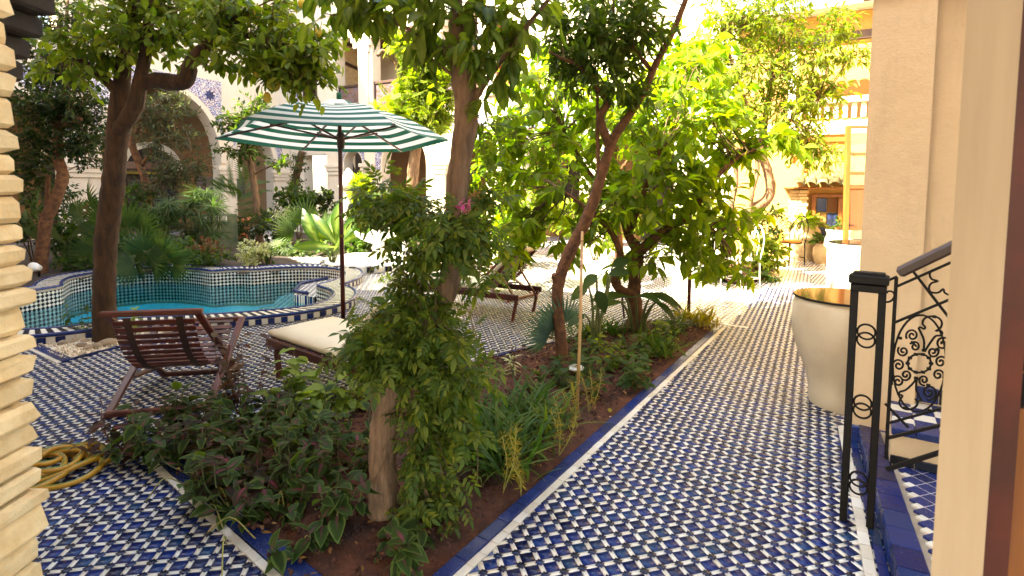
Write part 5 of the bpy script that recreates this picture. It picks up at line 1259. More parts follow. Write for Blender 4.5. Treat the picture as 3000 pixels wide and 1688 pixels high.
# ------------------------------------------------------------------ trees
tree('lemon_tree', 'thick brown lemon tree trunk with leaning limbs, rising from pale gravel', [(265, 858, 5.25, 0.1069), (262, 770, 5.25, 0.1014), (264, 680, 5.25, 0.0966), (268, 590, 5.25, 0.0990), (283, 480, 5.2, 0.0966), (292, 380, 5.15, 0.0935), (303, 280, 5.1, 0.0990), (308, 190, 5.1, 0.0673), (322, 90, 5.0, 0.0515), (345, -40, 4.9, 0.0396)],
     [[(300, 330, 5.08, .07), (340, 265, 5.0, .075), (352, 205, 5.0, .055), (368, 120, 5.0, .05), (380, 0, 5.0, .04)], [(345, 225, 5.05, .05), (385, 203, 5.0, .07), (440, 208, 4.95, .075), (468, 200, 4.9, .07), (482, 155, 4.85, .06), (520, 115, 4.8, .055), (560, 70, 4.75, .045), (640, 20, 4.7, .03)], [(545, 85, 4.8, .035), (620, 90, 4.7, .025), (700, 110, 4.6, .018)], [(305, 240, 5.1, .05), (230, 170, 4.95, .03), (160, 130, 4.85, .02)]],
     'bark1', [cl(190, 140, 4.9, 95, 70, 51), cl(290, 75, 4.9, 120, 80, 64), cl(430, 55, 5.0, 110, 70, 60), cl(430, 120, 5.2, 70, 40, 19), cl(590, 45, 4.7, 90, 60, 41), cl(660, 110, 4.7, 90, 80, 64), cl(745, 130, 4.6, 70, 80, 47), cl(690, 180, 4.65, 60, 55, 26), cl(795, 130, 4.6, 42, 70, 29), cl(770, 190, 4.6, 45, 40, 17), cl(640, 20, 4.7, 160, 50, 51), cl(330, -60, 4.9, 260, 70, 60), cl(560, 160, 4.8, 50, 35, 14)],
     'ovate', 'l_citrus', .108, 8, .25, .55, 150, link=70)
for k, (x, y, Y) in enumerate(((682, 212, 4.55), (648, 30, 4.6), (660, 170, 4.6), (694, 215, 4.6), (646, 180, 4.65), (760, 8, 4.5), (722, 150, 4.5), (672, 245, 4.6), (800, 80, 4.55))):
    c = D(x, y, Y); mb = MB(); mb.lathe([(.0, -.05), (.012, -.046), (.03, -.025), (.034, 0), (.028, .025), (.012, .042), (0, .045)], c, 12); lb_ = ['roundest lemon at the lower tip of the drooping branch', 'lemon high against the top of the picture', 'lemon hanging half behind leaves', 'pale lemon beside the lowest one', 'greenish lemon inside the branch', 'lemon near the parasol tip', 'lemon in the middle of the drooping leaves', 'lowest lemon below its neighbours', 'outermost lemon of the branch'][k]
    tag(mb.build('lemon', [M['lemon']]), 'yellow ' + lb_ if not lb_.startswith(('pale', 'greenish')) else lb_, 'lemon', 'lemons on the tree')
tree('twisted_tree', 'slim reddish twisted tree trunk left of the thick lemon tree', [(104, 690, 9.0, .10), (104, 650, 9.0, .095), (110, 600, 9.0, .09), (117, 550, 9.0, .095), (135, 515, 9.0, .085), (148, 480, 9.0, .085), (158, 440, 9.0, .085), (146, 400, 9.0, .08), (146, 345, 9.0, .075), (148, 310, 9.0, .06)],
     [[(148, 315, 9, .05), (165, 310, 8.9, .045), (205, 300, 8.8, .03)], [(147, 330, 9, .05), (130, 280, 9, .04), (120, 180, 9, .03), (115, 60, 9, .02)], [(150, 310, 9, .05), (160, 240, 9, .035), (165, 100, 9, .025), (170, 0, 9, .02)], [(118, 560, 9.1, .04), (119, 500, 9.1, .04), (121, 440, 9.1, .03)]],
     'bark3', [cl(110, 280, 8.9, 75, 50, 153), cl(180, 255, 8.9, 75, 55, 153), cl(90, 360, 9.1, 60, 60, 102), cl(215, 330, 9.1, 45, 60, 102), cl(70, 440, 9.3, 45, 70, 102), cl(185, 380, 9.2, 60, 50, 76), cl(110, 170, 9, 70, 60, 93), cl(190, 150, 9, 70, 70, 102), cl(80, 60, 9, 60, 60, 68), cl(180, 40, 9, 80, 70, 85)], 'small', 'l_fine', .09, 12, .3, .25, 0, link=60, twr=.006)
tree('olive_tree', 'grey green olive tree filling the big horseshoe arch', [(372, 560, 12.6, .09), (369, 470, 12.6, .085), (350, 410, 12.6, .08), (334, 370, 12.6, .075), (335, 330, 12.6, .05)], [[(355, 420, 12.6, .05), (400, 350, 12.5, .035), (440, 290, 12.4, .02)], [(336, 350, 12.6, .05), (370, 280, 12.5, .03), (420, 240, 12.5, .02)], [(368, 470, 12.6, .05), (430, 430, 12.4, .03), (480, 380, 12.3, .02)]],
     'bark3', [cl(415, 270, 12.4, 60, 36, 70), cl(365, 300, 12.5, 45, 55, 60), cl(455, 340, 12.4, 45, 38, 40), cl(400, 360, 12.4, 50, 45, 50), cl(450, 420, 12.3, 65, 40, 70), cl(480, 430, 12.3, 35, 25, 18), cl(400, 470, 12.2, 60, 40, 50), cl(345, 250, 12.5, 30, 30, 25)], 'lance', 'l_olive', .12, 11, .35, .35, 0, link=60, twr=.008)
tree('young_tree', 'slender young tree with a small dense crown beside the parasol edge', [(653, 606, 13.6, .10), (648, 540, 13.6, .085), (640, 470, 13.6, .08), (632, 420, 13.6, .075), (626, 390, 13.6, .06), (622, 350, 13.6, .04)], [[(626, 390, 13.6, .04), (655, 370, 13.5, .02)], [(636, 440, 13.6, .03), (690, 415, 13.5, .02), (735, 410, 13.4, .012)]], 'bark2', [cl(612, 315, 13.5, 58, 28, 90), cl(640, 275, 13.5, 30, 38, 35), cl(605, 380, 13.5, 55, 14, 35), cl(700, 412, 13.4, 40, 8, 14), cl(670, 300, 13.5, 35, 25, 25)], 'small', 'l_shrub', .16, 9, .35, .4, 0, link=30, twr=.008)
tree('creeper_column', 'dark creeper clad stem climbing the white pier', [(738, 510, 16.5, .13), (742, 460, 16.5, .12), (752, 410, 16.5, .11), (760, 380, 16.5, .1)], [], 'bark1', [cl(742, 470, 16.4, 14, 40, 40), cl(754, 410, 16.4, 14, 30, 30)], 'small', 'l_fine', .12, 8, .2, .3, 0, cat='climbing plant', link=0)
tree('sunlit_tree', 'bright yellow green tree before the balcony, lit by the sun', [(1036, 470, 12.2, .13), (1040, 420, 12.2, .13), (1046, 370, 12.2, .12), (1050, 310, 12.2, .1), (1040, 240, 12.2, .08)], [[(1045, 300, 12.2, .06), (1000, 170, 12.2, .05), (965, 130, 12.1, .05), (950, 140, 12, .04)], [(1045, 280, 12.2, .05), (1090, 240, 12.1, .03)]], 'bark2', [cl(1055, 210, 12.1, 45, 45, 60), cl(1000, 112, 12, 22, 22, 12), cl(1060, 250, 12.1, 70, 45, 80), cl(1000, 290, 12, 45, 32, 45), cl(1080, 300, 12.0, 60, 35, 60), cl(1075, 150, 12.1, 45, 45, 45), cl(1110, 210, 12.2, 50, 50, 50)], 'spray', 'l_sun', .28, 6, .35, .3, 0, link=40, twr=.008)
tree('orange_tree', 'sun bleached orange tree with forked twisted trunk at the end of the path', [(1826, 650, 9.6, .12), (1832, 600, 9.6, .115), (1852, 560, 9.6, .10), (1885, 530, 9.6, .095), (1925, 505, 9.6, .09), (1938, 475, 9.6, .085), (1930, 430, 9.6, .08), (1918, 390, 9.6, .075), (1920, 330, 9.6, .06), (1940, 200, 9.5, .04)], [[(1840, 580, 9.6, .07), (1838, 520, 9.7, .06), (1850, 460, 9.7, .05), (1850, 380, 9.7, .04)], [(1885, 530, 9.6, .05), (1892, 480, 9.5, .045), (1905, 420, 9.5, .04), (1890, 330, 9.5, .03)], [(1925, 380, 9.6, .05), (1990, 300, 9.5, .03), (2060, 250, 9.4, .02)], [(1920, 340, 9.6, .04), (1860, 220, 9.6, .03), (1820, 90, 9.6, .02)]],
     'bark2', [cl(1830, 60, 9.6, 75, 70, 112), cl(1950, 50, 9.5, 85, 70, 120), cl(1770, 180, 9.7, 60, 70, 82), cl(1880, 170, 9.5, 80, 65, 112), cl(2010, 150, 9.4, 80, 70, 112), cl(2060, 240, 9.4, 55, 50, 67), cl(1970, 270, 9.4, 75, 60, 97), cl(1850, 290, 9.6, 70, 55, 82), cl(2050, 390, 9.3, 60, 35, 60), cl(2140, 140, 9.3, 40, 25, 30), cl(1990, 340, 9.4, 70, 40, 67), cl(2090, 70, 9.4, 45, 55, 45), cl(1880, -60, 9.6, 160, 60, 75)], 'lance', 'l_sun', .15, 9, .3, .5, 0, link=70, twr=.006)
for k, (x, y) in enumerate(((2038, 408), (2088, 412), (1996, 405), (1982, 418), (2026, 430), (2000, 398), (1972, 330), (1900, 392))):
    c = D(x, y, 9.25); mb = MB(); mb.lathe([(.0, -.045), (.025, -.036), (.042, 0), (.03, .03), (0, .042)], c, 10)
    tag(mb.build('orange', [M['orange']]), ['orange nearest the yellow wall', 'orange farthest out over the tiled awning', 'orange close to the forked trunk', 'orange lowest beside the trunk', 'orange hanging below the rest', 'orange among sunlit leaves', 'orange high in the crown', 'orange beside the dark forked limb'][k], 'orange', 'oranges on the tree')
tree('broad_leaved_tree', 'low tree with big yellow green leaves and a thick forked trunk in the bed', [(1605, 836, 5.55, 0.1248), (1600, 800, 5.6, 0.0936), (1594, 740, 5.65, 0.0702), (1600, 680, 5.65, 0.0663), (1602, 630, 5.65, 0.0624), (1580, 590, 5.65, 0.0468), (1560, 520, 5.7, 0.0312)], [[(1602, 640, 5.65, .06), (1650, 595, 5.6, .05), (1700, 560, 5.6, .045), (1745, 520, 5.55, .04), (1790, 460, 5.5, .03), (1850, 400, 5.5, .018), (1920, 370, 5.5, .01)], [(1592, 740, 5.6, .055), (1560, 730, 5.5, .05), (1545, 700, 5.5, .045), (1562, 660, 5.45, .04), (1540, 590, 5.4, .03), (1470, 520, 5.4, .02), (1400, 470, 5.5, .012)], [(1580, 590, 5.65, .04), (1620, 480, 5.6, .03), (1660, 380, 5.6, .02)], [(1560, 520, 5.7, .03), (1480, 430, 5.9, .02), (1420, 330, 6.0, .012)], [(1700, 560, 5.6, .03), (1760, 560, 5.5, .022), (1810, 590, 5.4, .012)]],
     'bark3', [cl(1420, 290, 6.1, 120, 75, 31), cl(1590, 300, 5.8, 130, 70, 35), cl(1750, 300, 5.8, 110, 75, 35), cl(1850, 380, 5.7, 80, 45, 22), cl(1300, 430, 6.0, 95, 95, 27), cl(1440, 440, 5.7, 110, 80, 31), cl(1650, 430, 5.5, 120, 70, 35), cl(1560, 520, 5.4, 110, 60, 27), cl(1760, 480, 5.5, 80, 60, 22), cl(1370, 560, 5.8, 90, 70, 21), cl(1270, 330, 6.2, 80, 80, 18), cl(1700, 580, 5.5, 80, 50, 16), cl(1790, 620, 5.6, 50, 60, 12), cl(1730, 190, 6.0, 110, 60, 22), cl(1380, 200, 6.2, 70, 60, 14), cl(1930, 350, 5.7, 50, 30, 9), cl(1470, 590, 5.6, 80, 50, 12), cl(1640, 640, 5.5, 90, 45, 12), cl(1840, 560, 5.7, 60, 60, 14), cl(1300, 600, 6.0, 60, 50, 10), cl(1850, 660, 5.7, 45, 40, 8)], 'oval', 'l_bright', .17, 10, .34, .45, 290, link=150, twr=.005)
tree('lime_green_tree', 'sunlit lime green tree filling the light behind the two slender trunks', [(1560, 690, 8.2, .07), (1555, 600, 8.2, .065), (1540, 480, 8.2, .055), (1550, 330, 8.2, .04)], [[(1545, 500, 8.2, .04), (1440, 400, 8.1, .025), (1340, 320, 8.0, .012)], [(1548, 440, 8.2, .04), (1660, 320, 8.1, .025), (1760, 230, 8.0, .012)]],
     'bark3', [cl(1330, 250, 8.0, 90, 90, 34), cl(1270, 400, 8.1, 80, 90, 30), cl(1420, 360, 8.0, 100, 80, 32), cl(1540, 260, 8.0, 100, 90, 36), cl(1690, 200, 8.0, 100, 80, 36), cl(1800, 260, 8.0, 70, 70, 24), cl(1650, 350, 8.1, 90, 70, 28), cl(1740, 120, 8.0, 80, 60, 24), cl(1250, 530, 8.2, 60, 60, 18), cl(1400, 150, 8.1, 70, 70, 20)], 'oval', 'l_lime2', .19, 10, .4, .4, 60, link=70)
tree('leaning_tree', 'leaning tree with narrow dark leaves, its trunk bending up beside the bamboo cane', [(1413, 916, 4.58, 0.0533), (1410, 850, 4.6, 0.0516), (1402, 760, 4.6, 0.0499), (1406, 705, 4.6, 0.0533), (1432, 635, 4.6, 0.0533), (1468, 565, 4.6, 0.0516), (1494, 500, 4.6, 0.0482), (1520, 415, 4.6, 0.0447), (1545, 345, 4.6, 0.0396), (1582, 290, 4.6, 0.0361), (1620, 228, 4.6, 0.0327), (1650, 160, 4.6, 0.0292), (1692, 80, 4.6, 0.0258), (1728, -10, 4.6, 0.0224)], [[(1532, 365, 4.6, .04), (1515, 320, 4.58, .036), (1510, 290, 4.58, .034), (1528, 258, 4.56, .032), (1512, 232, 4.55, .03)], [(1505, 480, 4.6, .02), (1503, 340, 4.6, .015), (1502, 180, 4.6, .012)], [(1410, 720, 4.6, .04), (1396, 700, 4.58, .03), (1392, 690, 4.56, .02)], [(1512, 235, 4.55, .02), (1460, 170, 4.5, .018), (1420, 150, 4.45, .012), (1380, 130, 4.4, .008)], [(1640, 180, 4.6, .02), (1590, 120, 4.6, .015), (1540, 60, 4.6, .01)]],
     'bark3', [cl(1400, 95, 4.6, 50, 55, 26), cl(1480, 120, 4.6, 80, 70, 60), cl(1560, 110, 4.6, 80, 75, 60), cl(1620, 60, 4.6, 60, 70, 40), cl(1540, 210, 4.55, 75, 40, 36), cl(1440, 190, 4.6, 50, 40, 22), cl(1500, 20, 4.6, 110, 50, 40), cl(1600, -60, 4.6, 150, 60, 40), cl(1610, 240, 4.6, 40, 50, 12)], 'lance', 'l_lance', .125, 10, .17, .25, 200, link=60, twr=.003)
tree('vine_clad_tree', 'tree wrapped in jasmine, its bare cut trunk foot standing in red soil', [(962, 1318, 2.36, .072), (963, 1240, 2.38, .066), (962, 1150, 2.4, .062), (968, 1060, 2.4, .064), (985, 980, 2.4, .062), (1030, 890, 2.42, .056), (1085, 800, 2.44, .052), (1125, 730, 2.45, .048), (1140, 640, 2.45, .05), (1146, 560, 2.45, .05), (1150, 470, 2.45, .05), (1160, 390, 2.45, .05), (1172, 300, 2.45, .055), (1168, 220, 2.43, .054), (1152, 150, 2.42, .045), (1148, 60, 2.4, .03), (1150, -40, 2.4, .022)], [[(968, 1040, 2.4, .05), (950, 985, 2.38, .045), (940, 962, 2.37, .036)], [(1185, 262, 2.43, .024), (1215, 215, 2.42, .014), (1262, 150, 2.4, .012), (1310, 85, 2.38, .011), (1385, -8, 2.36, .009)], [(1150, 150, 2.42, .02), (1080, 110, 2.42, .012), (1010, 65, 2.45, .008), (900, 40, 2.5, .006)], [(1160, 200, 2.42, .01), (1125, 180, 2.4, .008), (1090, 150, 2.38, .006)]],
     'bark2', [cl(1130, 40, 2.35, 110, 55, 16, .22), cl(1010, 8, 2.45, 90, 40, 13, .2), cl(900, 2, 2.5, 70, 34, 10, .2), cl(1230, 80, 2.4, 90, 65, 11, .2), cl(1300, 140, 2.4, 40, 60, 4, .15), cl(1170, 140, 2.35, 60, 45, 6, .15), cl(1085, 95, 2.4, 40, 30, 4, .12), cl(1100, -60, 2.4, 220, 50, 16, .3), cl(1330, 30, 2.4, 60, 50, 5, .15), cl(1245, 215, 2.4, 25, 30, 2, .1), cl(860, 40, 2.5, 30, 30, 3, .1)], 'oval', 'l_citrus2', .11, 8, .17, 1.1, 160, link=30, twr=.0022, tn=.035, sides=16)
# the jasmine is a plant of its own
t = thing('jasmine_vine', 'dense dark green jasmine climbing the leaning tree and spilling to the soil', 'climbing plant', D(1010, 1250, 2.4))
JC_ = [cl(975, 500, 2.55, 85, 40, 30), cl(940, 520, 2.6, 55, 45, 14), cl(1045, 530, 2.5, 60, 50, 22), cl(1200, 510, 2.5, 40, 50, 12), cl(1225, 420, 2.5, 28, 50, 7), cl(1150, 575, 2.35, 70, 34, 50), cl(1085, 610, 2.45, 75, 42, 30), cl(1210, 610, 2.5, 50, 45, 14), cl(1050, 670, 2.5, 45, 40, 14), cl(1200, 700, 2.5, 60, 30, 10), cl(1050, 745, 2.42, 65, 45, 28), cl(1000, 820, 2.4, 75, 50, 40), cl(1090, 830, 2.38, 85, 45, 44), cl(1020, 890, 2.36, 130, 50, 60), cl(1140, 940, 2.4, 90, 60, 50), cl(1090, 1020, 2.35, 80, 60, 40), cl(1090, 1120, 2.35, 60, 80, 36), cl(1080, 1220, 2.35, 60, 60, 26), cl(1130, 1250, 2.4, 45, 45, 14), cl(1230, 340, 2.5, 25, 50, 7), cl(920, 830, 2.5, 40, 30, 8)]
MM, SEG = crown([(c, (r[0], min(r[1], .17), r[2]), int(n * .54)) for c, r, n in JC_], 6, .112, .16, .7, shell=1.7); twigs(t, SEG, .0016); place(t, 'leaf', 'foliage', TPL['pinnate'], MM, .108, M['l_vine'], 300)
mb = MB()
for k in range(26):
    x = random.uniform(960, 1200); y = random.uniform(520, 1150); a = D(x, y, 2.36); b = D(x + random.uniform(-70, 90), y + random.uniform(60, 200), 2.33); mb.tube(crom([a, (a + b) / 2 + Vector((random.uniform(-.05, .05), 0, .04)), b], 5), .0022, 4)
for x0, x1 in ((1050, 1075), (1100, 1118), (1030, 1100)): mb.tube(crom([D(x0, 1130, 2.32), D((x0 + x1) / 2 + 6, 1230, 2.31), D(x1, 1330, 2.33)], 6), .004, 5)
mb.build('runners', [M['twig']], t)
t = thing('fuchsia_spray', 'small pink and white flower spray on the vine clad trunk', 'flower', D(1172, 520, 2.32)); MM, SEG = crown([cl(1172, 520, 2.30, 14, 16, 7)], 5, .03, .02, .9); place(t, 'petal', 'petals', TPL['ovate'], MM, .03, M['l_pink'], 40); place(t, 'leaf', 'leaves', TPL['ovate'], leafm(np.array([tuple(D(1150, 548, 2.3)), tuple(D(1165, 550, 2.3))]), np.array([(-1, 0, .3), (1, 0, .5)]), .09), .09, M['l_citrus'], 5)

# ------------------------------------------------------------------ planting behind the pool
BEDB = [(-12, 8), (-7.2, 8.0), (-7.05, 8.6), (-6.3, 9.4), (-5.4, 9.5), (-4.7, 9.25), (-4.3, 9.4), (-3.7, 10.2), (-6.3, 13.6), (-9.3, 18), (-15, 10)]
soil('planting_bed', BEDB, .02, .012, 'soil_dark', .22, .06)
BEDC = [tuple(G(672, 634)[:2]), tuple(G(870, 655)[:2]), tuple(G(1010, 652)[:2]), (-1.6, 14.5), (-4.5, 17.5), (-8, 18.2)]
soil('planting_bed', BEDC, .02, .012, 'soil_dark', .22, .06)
BEDD = [tuple(G(1780, 712)[:2]), tuple(G(1905, 724)[:2]), tuple(G(1950, 695)[:2]), tuple(G(1975, 660)[:2]), tuple(G(1900, 655)[:2]), tuple(G(1800, 672)[:2])]
soil('planting_bed', BEDD, .02, .012, 'soil', .15, .05)
SH = [('dark_shrub', 'dark leafy shrub low behind the stone jamb', 80, 560, 10, 45, 60, 70, 'small', 'l_fine', .10, 8), ('dark_shrub', 'dark glossy shrub just behind the twisted trunk', 190, 600, 10.2, 60, 60, 100, 'ovate', 'l_shrub', .14, 7), ('dark_shrub', 'low dark shrub along the pool rim below the twisted tree', 210, 660, 9.4, 60, 25, 70, 'small', 'l_shrub', .08, 9), ('dark_shrub', 'deep green bush at the left foot of the arcade', 150, 500, 11.5, 70, 50, 80, 'small', 'l_fine', .12, 8),
      ('flowering_shrub', 'bush with red and yellow blossoms between the two left trunks', 215, 530, 10.8, 35, 30, 50, 'small', 'l_shrub', .1, 8),
      ('dense_bush', 'dense dark bush behind the papyrus under the arch', 330, 520, 12, 60, 55, 110, 'small', 'l_shrub', .12, 8), ('dense_bush', 'dense bush filling the gap behind the fan palms', 270, 600, 10.6, 40, 45, 70, 'small', 'l_fine', .1, 8), ('dense_bush', 'dark bush between papyrus stems and the pool', 430, 630, 10.2, 70, 30, 100, 'ovate', 'l_shrub', .11, 8),
      ('red_flowered_shrub', 'shrub covered in small red flowers near the pool rim', 525, 622, 10.0, 42, 26, 60, 'small', 'l_red', .05, 8), ('green_bush', 'rounded green bush under the red flowers', 520, 645, 9.9, 60, 20, 90, 'ovate', 'l_shrub', .09, 8), ('green_bush', 'small bright green bush touching the tiled side path', 672, 645, 10.2, 14, 18, 30, 'ovate', 'l_strap', .07, 8),
      ('variegated_shrub', 'creamy white variegated shrub at the pool corner', 640, 632, 9.9, 36, 30, 70, 'ovate', 'l_varieg', .085, 8), ('box_bush', 'dark glossy bush before the niche window', 690, 560, 13.2, 55, 40, 110, 'small', 'l_fine', .13, 8), ('box_bush', 'dark bush left of the slender young tree', 620, 580, 14, 28, 40, 60, 'small', 'l_fine', .12, 8), ('tall_bush', 'taller bush below the creeper clad pier', 750, 500, 14.5, 50, 30, 80, 'ovate', 'l_shrub', .17, 7), ('tall_bush', 'dark broad bush beside the dark lobby opening', 800, 510, 14.8, 36, 36, 70, 'ovate', 'l_fine', .15, 8),
      ('pale_bush', 'pale flowered bush in the middle of the planting', 725, 545, 12.6, 30, 20, 40, 'small', 'l_olive', .1, 8), ('low_hedge', 'low dark hedge along the tiled side path', 740, 630, 12.2, 80, 14, 110, 'small', 'l_shrub', .1, 8), ('low_hedge', 'low bright hedge between parasol pole and fountain', 880, 618, 12.4, 80, 26, 130, 'ovate', 'l_strap', .12, 8), ('green_thicket', 'bright green thicket right of the parasol pole', 945, 535, 12.4, 60, 50, 110, 'spray', 'l_strap', .24, 6),
      ('green_thicket', 'dark leafy hedge directly behind the white fountain', 965, 605, 12.7, 75, 40, 150, 'ovate', 'l_shrub', .15, 8), ('green_thicket', 'leafy thicket behind the vine, above the fountain', 1030, 570, 12.2, 70, 45, 110, 'ovate', 'l_shrub', .15, 7), ('yellow_thicket', 'yellow green bush by the closed parasol', 905, 470, 12.8, 25, 35, 40, 'spray', 'l_sun', .25, 6), ('sunlit_thicket', 'sunlit yellow bush seen between the two nearest trunks', 1290, 600, 10.5, 70, 60, 90, 'ovate', 'l_sun', .15, 7), ('sunlit_thicket', 'sunlit thicket deep behind the leaning trunk', 1330, 520, 12, 90, 70, 110, 'ovate', 'l_sun', .16, 7),
      ('sunlit_thicket', 'sunlit thicket behind the broad leaved tree', 1500, 560, 11.5, 110, 60, 130, 'ovate', 'l_sun', .16, 7), ('sunlit_thicket', 'sunlit bush beside the forked orange trunk', 1760, 540, 11, 70, 70, 90, 'ovate', 'l_sun', .15, 7), ('bed_shrub', 'mixed green shrub at the corner of the sunny bed', 1925, 640, 9.8, 48, 42, 80, 'ovate', 'l_sun', .13, 7), ('bed_shrub', 'climbing shrub in front of the pale pier', 1930, 560, 10.8, 40, 55, 60, 'small', 'l_shrub', .12, 8),
      ('bed_shrub', 'pale flowering plant low at the sunny bed edge', 1915, 700, 9.0, 30, 14, 40, 'ovate', 'l_strap', .1, 7), ('lawn_tuft', 'bright green cushion plant on the sunlit floor by the pool', 985, 712, 8.9, 36, 9, 60, 'spray', 'l_bright', .09, 7), ('bed_shrub', 'green bush right under the wire chair', 1800, 690, 9.2, 50, 25, 60, 'ovate', 'l_sun', .1, 7)]
for (nm, lb_, x, y, Y, rx, ry, n, tp, lm, ll, per) in SH: shrub(nm, lb_, x, y, Y, rx, ry, n, tp, lm, ll, per)
for x, y in ((208, 592 - 8), (217, 605), (222, 520), (205, 530)): pass
t = thing('canna_flower', 'red and yellow canna blossom between the two left trunks', 'flower', D(215, 595, 10.3)); MM, SEG = crown([cl(216, 530, 10.3, 10, 14, 12)], 4, .06, .05, .2); place(t, 'petal', 'petals', TPL['ovate'], MM, .06, M['l_red'], 20)
def palm(label, x, y, Y, leaves, ll, lm='l_palm', nm='fan_palm'):
    c = D(x, y, Y); b = Vector((c.x, c.y, 0)); t = thing(nm, label, 'palm', b, 'low palms'); mb = MB(); pos, dr = [], []
    for (dx, dy) in leaves:
        e = D(x + dx, y + dy, Y - .25); d = (e - c); mb.tube(crom([b, c * .7 + e * .3, e], 5), .009, 5); pos.append(tuple(e)); dr.append((d.x * 1.0, -.25, d.z + .05))
    mb.build('petioles', [M['stemg']], t); mm = leafm(np.array(pos), np.array(dr), ll, .25, (0, -1, .35)); place(t, 'fan_leaf', 'fan_leaves', TPL['fan'], mm, ll, M[lm], 40)
palm('fan palm right behind the thick trunk', 330, 620, 9.7, [(-10, -50), (25, -35), (50, 10), (-40, -10), (60, 35), (10, 30), (-60, -60), (-80, 10)], .55)
palm('fan palm spreading low over the pool rim', 390, 650, 9.5, [(-30, -20), (20, -15), (45, 15), (-55, 15), (0, 15)], .5)
palm('fan palm left of the thick trunk', 235, 545, 10.2, [(-10, -35), (20, -30), (-30, 0), (15, 5)], .5)
palm('bluish fan palm leaf spread beside the leaning trunk', 1425, 862, 4.9, [(-30, -35), (-45, -15), (-10, -50)], .30, 'l_blue', 'blue_palm')
palm('young fan palm with a dry head in the middle planting', 830 - 30, 600, 12.4, [(-60, -20), (-30, -45), (20, -20), (-70, 10)], .55)
def papyrus(label, x0, x1, y, Y, tops, ll):
    c = D((x0 + x1) / 2, y, Y); b = Vector((c.x, c.y, 0)); t = thing('papyrus', label, 'papyrus', b, 'papyrus clumps'); mb = MB(); pos = []
    for (x, yy) in tops:
        e = D(x, yy, Y + random.uniform(-.3, .3)); s = Vector((b.x + (e.x - b.x) * .5 + random.uniform(-.1, .1), e.y, 0)); mb.tube(crom([s, (s + e) / 2 + Vector((random.uniform(-.05, .05), 0, .1)), e], 4), .009, 5); pos.append(tuple(e))
    mb.build('stalks', [M['stemg']], t); n = len(pos); mm = np.concatenate([leafm(np.array(pos) + np.array((0, 0, .0)), rng.normal(0, .3, (n, 3)) + np.array((0, 1, .2)), ll * rng.uniform(.8, 1.2, n), .3) for _ in range(2)]); place(t, 'umbel', 'umbels', TPL['umbel'], mm, ll, M['l_palm'], 60)
papyrus('papyrus clump behind the fan palms', 330, 430, 640, 10.8, [(random.uniform(340, 440), random.uniform(495, 610)) for _ in range(22)], .36)
papyrus('papyrus clump with the palest heads below the arch', 440, 580, 640, 11.2, [(random.uniform(430, 560), random.uniform(480, 600)) for _ in range(30)], .36)
def big_leaf(name, label, b, spec, ll, lm='l_banana', tpl='banana', up=(0, -1, .2)):
    t = thing(name, label, 'plant', b); mb = MB(); pos, dr = [], []
    for (x, y, Y, dx, dz, dy) in spec:
        e = D(x, y, Y); mb.tube(crom([b + Vector((random.uniform(-.06, .06), 0, -.02)), b * .4 + e * .6 + Vector((0, 0, .05)), e], 5), np.linspace(.016, .008, 11), 6); pos.append(tuple(e)); dr.append((dx, dy, dz))
    mb.build('stalks', [M['stemg']], t); mm = leafm(np.array(pos), np.array(dr, float), ll * rng.uniform(.85, 1.1, len(pos)), .2, up); place(t, 'leaf', 'leaves', TPL[tpl], mm, ll, M[lm], 100); return t
big_leaf('strelitzia', 'big leaved strelitzia with upright glossy leaves behind the parasol pole', Vector((D(835, 640, 10.6).x, 10.6, 0)), [(845, 590, 10.4, .05, 1, 0), (835, 600, 10.3, -.6, .8, -.1), (830, 600, 10.4, -.9, .35, 0), (800, 610, 10.3, -.5, .9, -.1), (850, 610, 10.3, .5, .9, 0), (860, 610, 10.4, .9, .5, 0), (820, 620, 10.2, -1, .1, -.2), (870, 600, 10.6, .35, 1, .1), (840, 605, 10.5, -.25, 1, .2)], .68)
big_leaf('dark_banana', 'dark big leaved plant at the far left behind the twisted trunk', Vector((D(160, 660, 9.8).x, 9.8, 0)), [(90, 540, 9.8, -.2, 1, 0), (185, 590, 9.8, .8, .6, 0), (150, 600, 9.7, -.7, .6, 0), (190, 620, 9.6, 1, .1, -.1), (100, 600, 9.7, -.8, .8, 0), (230, 580, 9.9, .5, .9, 0)], .7, 'l_palm')

# ------------------------------------------------------------------ the bed in front
def zb(p): return Vector((p.x, p.y, .03))
def stalk_plant(label, x, y, h, nleaf, ll, lm, tpl, name, lean=(0, 0), branches=5, spread=.14, stem='stemg', cat='plant', group=None, up=.6, singles=40, droop=.25):
    b = zb(G(x, y)); t = thing(name, label, cat, b, group); mb = MB(); pos, dr = [], []
    for k in range(branches):
        a = random.uniform(0, 6.28); r = spread * random.uniform(.3, 1.1); e = b + Vector((math.cos(a) * r + lean[0], math.sin(a) * r + lean[1], h * random.uniform(.55, 1.05))); C = crom([b, b * .45 + e * .55 + Vector((math.cos(a) * r * .25, 0, -.02)), e], 6); mb.tube(C, np.linspace(.0045, .002, len(C)), 5)
        m = max(2, nleaf // branches // 2)
        for j in range(m):
            f = .3 + .7 * (j + .5) / m; p = C[int(f * (len(C) - 1))]; aa = random.uniform(0, 3.14) + j * 1.57
            for s in (0, math.pi): pos.append(tuple(p)); dr.append((math.cos(aa + s), math.sin(aa + s), random.uniform(-.2, .5) - droop))
        for q in range(2): pos.append(tuple(C[-1])); dr.append((random.uniform(-1, 1), random.uniform(-1, 1), .4))
    mb.build('stems', [M[stem]], t); mm = leafm(np.array(pos), np.array(dr), ll * rng.uniform(.5, 1.12, len(pos)), .25); place(t, 'leaf', 'leaves', TPL[tpl], mm, ll, M[lm], singles); return t
